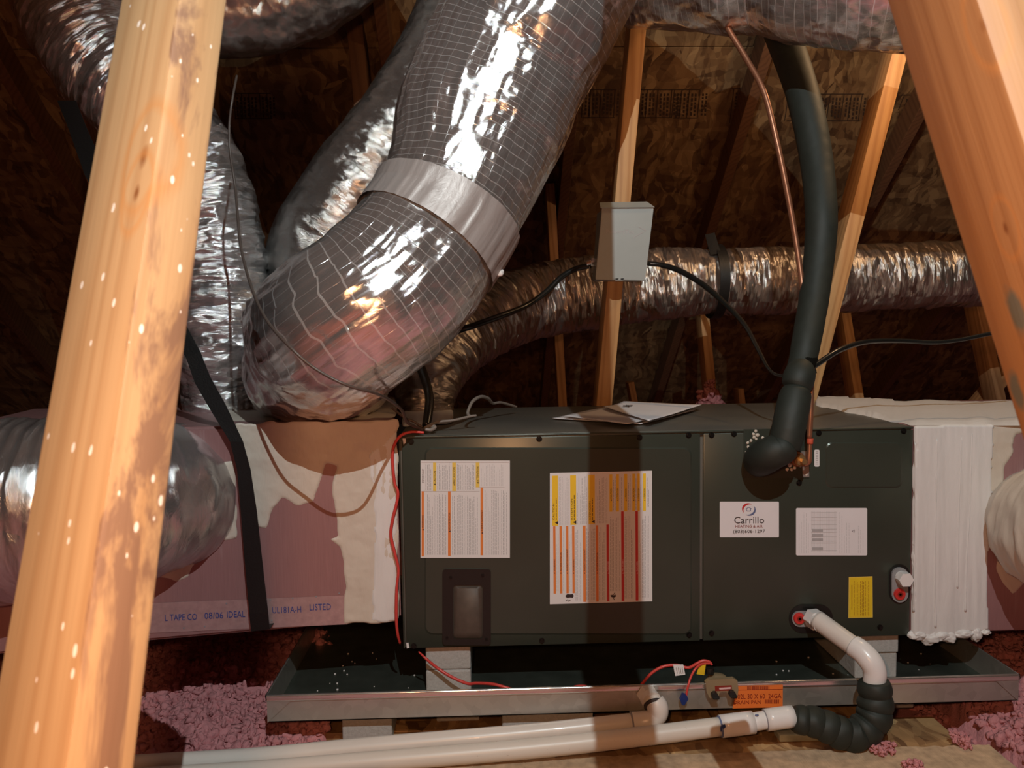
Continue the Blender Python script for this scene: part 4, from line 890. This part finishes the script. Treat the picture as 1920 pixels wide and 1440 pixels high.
duct('flex_duct', [(1060, -95, .34, 112), (1160, -82, .32, 116), (1280, -70, .26, 118), (1400, -62, .17, 118), (1460, -60, .13, 118), (1560, -40, .05, 120), (1700, -34, -.03, 121), (1900, -30, -.05, 121), (2200, -30, -.08, 121)], 'foil_main', 340, 220,
     lambda s, th, P: .006*fbm(P*16, 4)+.006*ridge(P*11+7, 3), 'foil duct running along the top right edge above the insulated pipe')
# black hanger band round the far duct and up to the roof
tube_band = pix([(1336, 528, .88, 62.5), (1347, 528, .88, 62.5)])
hg = thing('hanger_strap', tube_band[0][:3], 'black webbing strap hanging the far foil duct', 'strap')
tube('strap_loop', [(*PY(1331, 528, .88), .1165), (*PY(1349, 528, .88), .1165)], M['strap'], 4, 60, None, hg, caps=False)
MB().prism([PY(1322, 440, .85), PY(1340, 436, .85), PY(1352, 475, .80), PY(1332, 478, .80)], (0, .002, 0)).build('strap_tail', M['strap'], hg)
# wide black strap holding the left plenum
V = []; F = []
row = [((108, 190), (143, 190), .25), ((128, 240), (162, 238), .2), ((160, 330), (200, 325), .12), ((250, 500), (285, 490), .02), ((350, 672), (376, 660), -.06), ((366, 718), (394, 706), -.065), ((396, 770), (424, 760), -.07), ((432, 828), (456, 828), -.075), ((445, 880), (470, 880), -.072), ((452, 960), (482, 960), -.070), ((460, 1060), (493, 1060), -.069), ((468, 1150), (503, 1148), -.068), ((471, 1182), (506, 1178), -.064)]
for k, (a, b, Y) in enumerate(row): V += [PY(*a, Y), PY(*b, Y)]
V += [V[-2]+np.array([0, .5, -.003]), V[-1]+np.array([0, .5, -.003])]
F = [[2*k, 2*k+1, 2*k+3, 2*k+2] for k in range(len(V)//2-1)]
o = mesh_obj('webbing_strap', V, F, M['strap']); tag(o, 'wide black webbing strap slung down over the left plenum front', 'strap')
sm = o.modifiers.new('s', 'SOLIDIFY'); sm.thickness = .0022

# ================================================================== REFRIGERANT LINES
sl_ = thing('suction_line', PY(1440, 850, 0), 'thick black foam insulated pipe rising from the coil panel to the ceiling duct', 'pipe')
tube('foam_sleeve', pix([(1497, 708, -.035, 26), (1504, 680, -.02, 25), (1512, 640, 0, 26.5), (1526, 560, .05, 27), (1537, 470, .09, 28), (1540, 400, .11, 29), (1532, 310, .16, 29.5), (1518, 230, .20, 30), (1500, 160, .24, 30), (1474, 85, .29, 31), (1440, 0, .35, 31), (1410, -90, .38, 31)]), M['foam'], 160, 40, lambda s, th, P: .0007*fbm(P*60, 3), sl_)
tube('foam_sleeve', pix([(1470, 838, -.085, 29), (1476, 815, -.084, 30.5), (1484, 775, -.075, 30.5), (1491, 742, -.06, 29), (1493, 731, -.055, 25)]), M['foam'], 60, 40, lambda s, th, P: .0006*fbm(P*60, 3), sl_)
tube('foam_ring', pix([(1491, 732, -.052, 20), (1494, 724, -.05, 27), (1498, 708, -.045, 29), (1503, 694, -.035, 26), (1505, 690, -.03, 19)]), M['foam'], 40, 40, None, sl_)
tube('foam_elbow', pix([(1422, 868, .0, 26), (1424, 864, -.03, 30), (1431, 858, -.06, 32), (1446, 850, -.085, 32), (1464, 842, -.09, 30.5), (1470, 836, -.088, 28)]), M['foam'], 60, 44, lambda s, th, P: .001*fbm(P*40, 3), sl_)
M['tape_black'] = plain('black_glossy_tape', (.008, .009, .008), .12, 0, .1, 60, .4, .5)
tube('tape_wrap', pix([(1500, 697, -.032, 21), (1504, 690, -.028, 23), (1508, 674, -.015, 25), (1510, 668, -.012, 23)]), M['tape_black'], 40, 40, lambda s, th, P: .0012*ridge(P*50, 2), sl_)
MB().prism([PY(1520, 672, -.03), PY(1526, 676, -.03), PY(1532, 700, -.03), PY(1523, 696, -.03)], (0, .002, 0)).build('tape_tail', M['tape_black'], sl_)
ll = thing('liquid_line', PY(1518, 830, -.03), 'bare copper pipe curving down beside the black insulated pipe', 'pipe')
tube('copper_tube', pix([(1355, 25, .18, 5.5), (1366, 55, .17, 5.5), (1398, 108, .15, 5.5), (1432, 172, .12, 5.5), (1455, 260, .10, 5.5), (1474, 350, .09, 5.5), (1492, 450, .08, 5.5), (1506, 550, .06, 5.5), (1516, 640, .01, 5.5), (1521, 710, -.02, 5.3), (1520, 770, -.03, 5.3), (1517.5, 822, -.032, 5.3)]), M['copper'], 150, 14, None, ll)
tube('red_band', pix([(1519, 822, -.032, 6), (1518.5, 832, -.032, 6)]), M['copper_red'], 3, 14, None, ll)
tube('copper_tube', pix([(1518.5, 831, -.032, 4.6), (1517, 860, -.034, 5), (1516, 868, -.034, 4), (1508, 872, -.03, 3), (1498, 868, -.02, 3)]), M['copper'], 40, 14, None, ll)
vb = PY(1495, 861, -.03); m = MB(); m.cyl(vb, vb+np.array([.001, -.014, .0]), .0125, 20); m.cyl(vb+np.array([0, -.014, 0]), vb+np.array([0, -.017, 0]), .0095, 18); m.cyl(vb+np.array([.004, -.017, -.001]), vb+np.array([.004, -.03, -.001]), .0062, 6); m.cyl(vb+np.array([0, .03, 0]), vb, .008, 14)
smooth_angle(m.build('brass_valve', M['brass'], ll), 40)
m = MB(); m.cyl(vb+np.array([0, .003, 0]), vb+np.array([0, -.004, 0]), .0155, 22); m.build('valve_collar', M['copper'], ll)

# ================================================================== PVC DRAINS
up = thing('secondary_drain', PY(1220, 1310, PY0), 'white drain pipe elbowed out of the pan front, rear of the two long pipes', 'pipe')
tube('pipe_run', pix([(1196, 1352.5, -.128, 16), (1000, 1374, -.131, 17), (700, 1400, -.137, 18), (480, 1421, -.150, 18.5), (240, 1436, -.165, 19)]), M['pvc'], 40, 28, None, up)
tube('elbow', pix([(1184, 1354, -.128, 18.5), (1205, 1353, -.128, 18.8), (1222, 1349, -.13, 19), (1233, 1338, -.132, 19), (1234, 1325, -.134, 18.5), (1228, 1315, -.130, 18)]), M['pvc'], 40, 28, None, up)
tube('coupling_rim', pix([(1183.5, 1354.2, -.128, 19.3), (1186.5, 1353.8, -.128, 19.3)]), M['p_grey'], 2, 28, None, up)
tube('nipple', pix([(1233, 1338, -.136, 15.5), (1225, 1318, -.122, 15.8), (1216, 1304, -.10, 16)]), M['pvc'], 16, 28, None, up)
tube('coupling_rim', pix([(1226, 1323, -.130, 19), (1225, 1320, -.127, 19)]), M['p_black'], 2, 28, None, up)
a = np.array(PY(1222, 1315, -.122)); b = np.array(PY(1212, 1300, PY0)); m = MB(); m.cyl(a, a+(b-a)*.45, .0200, 28); m.cyl(a+(b-a)*.45, b+(b-a)*.05, .0215, 6); smooth_angle(m.build('hex_adapter', M['pvc'], up), 30)
pt = Print(fY(-.1895), NY, ['p_grey'])
lo = thing('primary_drain', PY(1350, 1360, -.165), 'speckled white drain pipe in front, running left from the white couplings', 'pipe')
tube('pipe_run', pix([(1352, 1362, -.165, 17), (1200, 1381, -.170, 17.5), (1000, 1403, -.178, 18), (700, 1428, -.190, 18.5), (480, 1446, -.20, 19), (240, 1462, -.215, 19.5)]), M['pvc_dirty'], 60, 28, None, lo)
tube('coupling', pix([(1351, 1362, -.165, 20.5), (1412, 1354, -.163, 20.5)]), M['pvc_white'], 4, 28, None, lo)
tube('primer_ring', pix([(1348.5, 1362.3, -.165, 19.5), (1351.5, 1362, -.165, 19.5)]), M['p_navy'], 2, 28, None, lo)
tube('pipe_stub', pix([(1405, 1355, -.163, 16.5), (1440, 1349, -.161, 16.5)]), M['pvc_white'], 4, 28, None, lo)
tube('coupling', pix([(1435, 1350, -.161, 20), (1487, 1343, -.160, 20)]), M['pvc_white'], 4, 28, None, lo)
tube('coupling_rim', pix([(1433.8, 1350.2, -.161, 19.3), (1436, 1349.9, -.161, 19.3)]), M['p_grey'], 2, 28, None, lo)
m = MB(); q = PY(1357, 1362, -.1875); m.add(iv*(.0042, .002, .004)*(1+.5*fbm(iv*3, 2))[:, None]+q, iF.tolist()); m.add(iv*(.0015, .0015, .006)+PY(1352, 1367, -.187), iF.tolist()); m.build('primer_mark', M['blue'], lo, True)
q = PY(1419, 1341, -.172); m = MB(); m.add(iv*(.004, .002, .0022)+q, iF.tolist()); m.build('primer_mark', M['p_navy'], lo, True)
tr = thing('condensate_pipe', PY(1530, 1160, 0), 'white bent pipe dropping from the coil panel into black foam', 'pipe')
tube('pipe_arm', pix([(1532, 1162, -.035, 18), (1570, 1190, -.075, 18.2), (1612, 1220, -.12, 18.5)]), M['pvc'], 20, 28, None, tr)
tube('pipe_elbow', pix([(1600, 1211, -.112, 20.5), (1616, 1222, -.128, 21), (1632, 1240, -.142, 21.5), (1640, 1258, -.147, 21), (1639, 1282, -.148, 20), (1637, 1330, -.15, 18)]), M['pvc_white'], 40, 30, None, tr)
tube('pipe_rim', pix([(1598, 1209.5, -.110, 20.3), (1600.5, 1211.3, -.112, 20.8)]), M['p_light'], 2, 28, None, tr)
a = PY(1522, 1158, -.012); b = PY(1541, 1170, -.048); m = MB(); m.cyl(a, a+(b-a)*.62, .0215, 6); m.cyl(a+(b-a)*.55, b, .0190, 28); smooth_angle(m.build('threaded_adapter', M['pvc_white'], tr), 30)
m = MB(); m.cyl(a, a+(a-b)*.35, .0105, 20); m.build('thread', M['pvc'], tr)
fw = thing('foam_wrap', PY(1600, 1380, -.15), 'black foam wound in bulging turns round the pipe trap below the pan', 'pipe insulation')
seg = [(1638, 1277, -.150, 30), (1640, 1300, -.152, 30), (1641, 1318, -.155, 31), (1638, 1340, -.158, 31), (1627, 1362, -.162, 31), (1606, 1378, -.166, 30), (1585, 1376, -.168, 29), (1560, 1366, -.168, 28), (1535, 1358, -.166, 26.5), (1510, 1351, -.164, 26), (1484, 1344, -.162, 26)]
sq = catmull(pix(seg), 200); L_ = len(sq); tn = 9
for k in range(tn):       # each turn is a lapped, slightly flared cuff
    i0 = int(L_*k/tn); i1 = min(L_-1, int(L_*(k+1.28)/tn)); sub = sq[i0:i1+1:max(1, (i1-i0)//5)]
    rr = .86+.20*np.sin(np.linspace(.35, math.pi*.93, len(sub))); jit = RNG.normal(0, .0012, 3)
    rows = [(s_[0]+jit[0], s_[1]+jit[1]*.4, s_[2]+jit[2], s_[3]*q) for s_, q in zip(sub, rr)]
    tube('foam_turn', rows, M['foam'], 14, 32, lambda s, th, P: .0016*fbm(P*45, 2)+.0011*np.cos(th*2+P[..., 0]*40), fw)
m = MB()
for a, b, r in ((1615, 1382, 22), (1598, 1392, 24), (1606, 1404, 20), (1590, 1400, 18)):
    p = PY(a, b, -.165); k_ = r*depth(p)/FOC; m.add(iv*(k_, k_*.7, k_*.8)*(1+.25*fbm(iv*2+a, 3))[:, None]+p, iF.tolist())
m.build('foam_end', M['foam'], fw, True)

# ================================================================== ELECTRICAL BOX on the post
bx = thing('junction_box', PY(1165, 527, .5), 'light grey metal electrical box with hinged lid and embossed arrow on the upright post', 'electrical box')
YB = .50
def quadbox(c4, Y0, Y1, name, mat, par, bev=.0015):
    P = [PY(a, b, Y0) for a, b in c4]; m = MB(); m.prism(P, (0, Y1-Y0, 0)); o = m.build(name, M[mat], par)
    bm = bmesh.new(); bm.from_mesh(o.data); bmesh.ops.bevel(bm, geom=bm.edges[:], offset=bev, segments=2, affect='EDGES'); bm.to_mesh(o.data); bm.free(); return smooth_angle(o, 40)
quadbox([(1128, 392), (1217, 390), (1209, 525), (1119, 524)], YB+.006, .598, 'box_body', 'box_grey', bx)
ld = quadbox([(1129, 388), (1226, 387.5), (1209.5, 526.5), (1116.5, 524)], YB-.004, YB+.006, 'box_lid', 'box_grey', bx)
m = MB(); m.prism([PY(1126, 389, YB-.010), PY(1227.5, 388, YB-.010), PY(1213, 378, YB+.03), PY(1124, 379.5, YB+.03)], (0, .0015, -.0015)); m.build('rain_lip', M['box_grey'], bx)
em = Print(fY(YB-.004), NY, ['box_grey', 'p_light'])
em.text('PowersTec', 1137, 437.5, 52, 'p_light', -.5, 7.5, .0006)
em.line((1197, 425), (1211, 432), 1., 'p_light', .0008); em.line((1211, 432), (1187, 446), 1.1, 'p_light', .0008); em.build('embossed_mark', ld)
m = MB(); m.prism([PY(1151, 521.5, YB-.006), PY(1172, 521, YB-.006), PY(1168, 526, YB-.006), PY(1154, 526, YB-.006)], (0, .003, 0)); m.build('latch_tab', M['box_grey'], bx)
for a in (1154, 1164): m = MB(); m.prism([PY(a, 522, YB-.0066), PY(a+6, 521.7, YB-.0066), PY(a+5, 524, YB-.0066), PY(a, 524.2, YB-.0066)], (0, .001, 0)); m.build('latch_hole', M['dark_void'], bx)
m = MB(); q = PY(1113, 492, .54); m.cyl(q+np.array([.012, 0, 0]), q+np.array([-.008, 0, 0]), .012, 6); m.cyl(q+np.array([-.008, 0, 0]), q+np.array([-.02, 0, -.002]), .009, 16); m.cyl(q+np.array([-.01, -.006, .014]), q+np.array([-.01, -.01, .004]), .003, 8); m.cyl(q+np.array([-.012, -.008, -.012]), q+np.array([-.012, -.008, -.04]), .002, 8); m.build('cable_clamp', M['galv_bright'], bx)

# ================================================================== CABLES
def cable(name, rows, mat, label, cat='cable', n=70, ring=10): return tag(tube(name, pix(rows), M[mat], n, ring), label, cat)
cable('power_cable', [(1108, 498, .54, 5), (1080, 504, .54, 5.5), (1052, 520, .53, 5.5), (1022, 549, .5, 5.5), (985, 574, .46, 5.5), (940, 592, .4, 6), (890, 610, .36, 6), (855, 622, .36, 6), (820, 645, .36, 6)], 'rubber', 'black cable sagging from the left of the grey box behind the big duct')
cable('power_cable', [(1214, 494, .54, 4.5), (1240, 497, .53, 5), (1275, 508, .5, 5.5), (1320, 535, .44, 5.5), (1365, 575, .36, 5), (1398, 612, .28, 4.6), (1421, 655, .18, 4), (1440, 690, .08, 3.2), (1458, 703, .02, 2.8), (1488, 704, -.05, 2.8)], 'rubber', 'black cable arching from the right of the grey box to the insulated pipe')
cable('control_cable', [(1518, 692, -.04, 5), (1535, 681, -.03, 5.5), (1575, 656, 0, 5.2), (1625, 641, .05, 4.8), (1690, 639, .1, 4.4), (1750, 642, .1, 4.2), (1800, 637, .1, 4), (1850, 627, .1, 4), (1930, 612, .1, 4)], 'rubber', 'black cable running right from the tape on the insulated pipe')
cable('conduit_whip', [(770, 640, .30, 10), (782, 672, .22, 9.5), (797, 712, .15, 9), (805, 745, .10, 8.5), (803, 775, .06, 8.5), (799, 799, .035, 8)], 'rubber', 'black cable dropping from under the big duct to the left end of the cabinet top')
cable('thermostat_wire', [(444, 142, -.10, 2.2), (436, 185, -.13, 2.2), (430, 235, -.13, 2.3), (432, 290, -.13, 2.4), (441, 350, -.13, 2.5), (446, 410, -.18, 2.6), (453, 470, -.22, 2.7), (472, 540, -.27, 2.8), (500, 600, -.32, 3), (545, 652, -.36, 3), (592, 692, -.36, 3), (650, 722, -.36, 3), (703, 737, -.32, 3), (733, 752, -.20, 3), (754, 770, -.10, 3), (764, 792, -.04, 3), (793, 806, .012, 3)], 'brown_wire', 'long thin loose brown wire hanging in front of the foil ducts', n=200)
cable('thermostat_wire', [(735, 765, .03, 2.2), (760, 784, .02, 2.4), (775, 790, .02, 2.4), (792, 801, .018, 2.4)], 'brown_wire', 'short brown wire lying on the mastic by the cabinet corner')
cable('thermostat_wire', [(792, 807, .015, 2.6), (803, 798, .03, 2.6), (822, 791, .045, 2.6), (850, 788, .055, 2.4), (880, 781, .075, 2.4), (893, 779, .08, 2.2)], 'grey_wire', 'grey wire lying along the cabinet top from the wire bundle')
cable('thermostat_wire', [(883, 781, .075, 2.2), (877, 776, .09, 3), (880, 764, .11, 3), (887, 752, .14, 3.3), (901, 744, .18, 3.3), (915, 747, .22, 3.2), (924, 756, .26, 2.8), (940, 755, .3, 2.6), (968, 763, .38, 2.4)], 'grey_wire', 'grey wire bundle looping up and back over the cabinet top')
cable('thermostat_wire', [(796, 803, .02, 3.4), (806, 799, .028, 4), (815, 801, .025, 4), (808, 806, .015, 3.5), (797, 805, .012, 3)], 'grey_wire', 'knot of twisted grey wire at the cabinet corner', n=30)
cable('control_wire', [(795, 811, -.008, 2.2), (770, 810, -.010, 2.6), (750, 818, -.010, 2.8), (738, 838, -.010, 3), (736, 865, -.010, 3), (740, 905, -.010, 2.8), (746, 922, -.012, 2.8), (744, 942, -.011, 3), (736, 975, -.010, 3.2), (733, 1005, -.010, 3.2), (741, 1040, -.012, 3), (747, 1068, -.012, 2.6), (744, 1100, -.012, 2.8), (743, 1150, -.012, 3), (745, 1185, -.008, 2.8), (750, 1206, .004, 2.4)], 'red_wire', 'red wire hugging the left edge of the air handler', n=140)
cable('control_wire', [(785, 1222, .0, 1.5), (800, 1236, -.01, 2.6), (822, 1254, -.01, 3), (850, 1271, -.02, 3), (878, 1282, -.03, 3), (893, 1281, -.04, 3), (925, 1283, -.06, 3), (962, 1293, -.07, 2.6), (985, 1300, -.07, 2)], 'red_wire', 'red wire lying across the left concrete block into the pan', n=90)
cable('control_wire', [(1066, 1292, -.075, 2.4), (1082, 1287, -.07, 2.6), (1100, 1287.5, -.075, 2.6), (1112, 1295, -.08, 2)], 'red_wire', 'short hump of red wire showing behind the pan rim', n=30)
cable('control_wire', [(1190, 1300, -.07, 2.5), (1205, 1281, -.07, 2.8), (1222, 1262, -.07, 2.8), (1243, 1250, -.07, 2.8), (1268, 1247, -.072, 2.8), (1290, 1252, -.078, 2.8), (1305, 1245, -.08, 2.8), (1318, 1239, -.08, 2.8), (1330, 1241, -.082, 2.6), (1335, 1247, -.085, 2.4)], 'red_wire', 'red float switch lead arching over the pan with a white tag', n=80)
cable('control_wire', [(1332, 1244, -.088, 1.8), (1316, 1245, -.09, 2.2), (1304, 1254, -.10, 2.2), (1295, 1270, -.105, 2.2), (1290, 1287, -.112, 2.2), (1286, 1306, -.114, 2.2)], 'red_wire', 'short red float switch lead hanging over the pan rim to a blue connector', n=50)
m = MB(); m.prism([PY(1262, 1246, -.08), PY(1281, 1246, -.08), PY(1285, 1265, -.085), PY(1266, 1267.5, -.085)], (0, .0008, 0)); o = m.build('wire_tag', M['label_white']); tag(o, 'small white tag on the red float switch lead', 'tag')
tp = Print(lambda a, b: PY(a, b, -.0845), NY, ['p_grey'])
for k in range(4): tp.line((1268+k*3.6, 1250), (1270+k*3.6, 1263), .7, 'p_grey', .001)
tp.build('tag_print', o)
m = MB(); m.prism([PY(1312, 1245, -.09), PY(1324, 1243, -.09), PY(1320.5, 1266, -.09), PY(1306, 1264, -.09)], (0, .0008, 0)); tag(m.build('wire_tag', M['tag_yellow']), 'small yellow tag beside the float switch', 'tag')
m = MB(); m.prism([PY(1280, 1301, -.118), PY(1287, 1303, -.118), PY(1291, 1311, -.118), PY(1283, 1323, -.118), PY(1278, 1321, -.118), PY(1277, 1317, -.118), PY(1275, 1312, -.118)], (0, .007, 0)); tag(m.build('wire_connector', M['blue']), 'blue crimp connector dangling before the pan front', 'connector')

# ================================================================== PAPERS
def sheet(name, poly, z0, curl, seed, label):
    poly = np.array([PZ(a, b, z0)[:2] for a, b in poly]); A, B, C_, D2 = poly; n = 18; V = []; F = []
    for i in range(n+1):
        for j in range(n+1):
            u, v = i/n, j/n; q = (A*(1-u)+B*u)*(1-v)+(D2*(1-u)+C_*u)*v; V.append((*q, z0+curl*((u-.5)**2*.9+(v-.5)**2*.4)+.0012*float(fbm(np.array([u*3, v*3, seed]), 2))+.001))
    for i in range(n):
        for j in range(n): F.append([i*(n+1)+j, (i+1)*(n+1)+j, (i+1)*(n+1)+j+1, i*(n+1)+j+1])
    o = mesh_obj(name, V, F, M['paper'], None, True); sm = o.modifiers.new('s', 'SOLIDIFY'); sm.thickness = .0012; return tag(o, label, 'paper')
sheet('paper_sheet', [(1036, 786), (1166, 758), (1306, 770), (1200, 797)], .001, .004, 1, 'lowest paper sheet with its left tip poking out on the cabinet top')
s2 = sheet('paper_sheet', [(1058, 783), (1178, 757.5), (1314, 763), (1176, 799)], .006, .010, 2, 'upper creased paper sheet on the cabinet top')
sheet('paper_sheet', [(1132, 766), (1170, 755.5), (1316, 762), (1216, 792)], .011, .010, 4, 'topmost paper sheet with a small dark scribble')
pp = Print(lambda a, b: PZ(a, b, .0162), NZ, ['p_light', 'p_black']); pp.line((1168, 761), (1186, 760), 1.2, 'p_black', .0005); pp.line((1174, 759.5), (1180, 762), 1., 'p_black', .0005)
pp.build('scribble', s2)
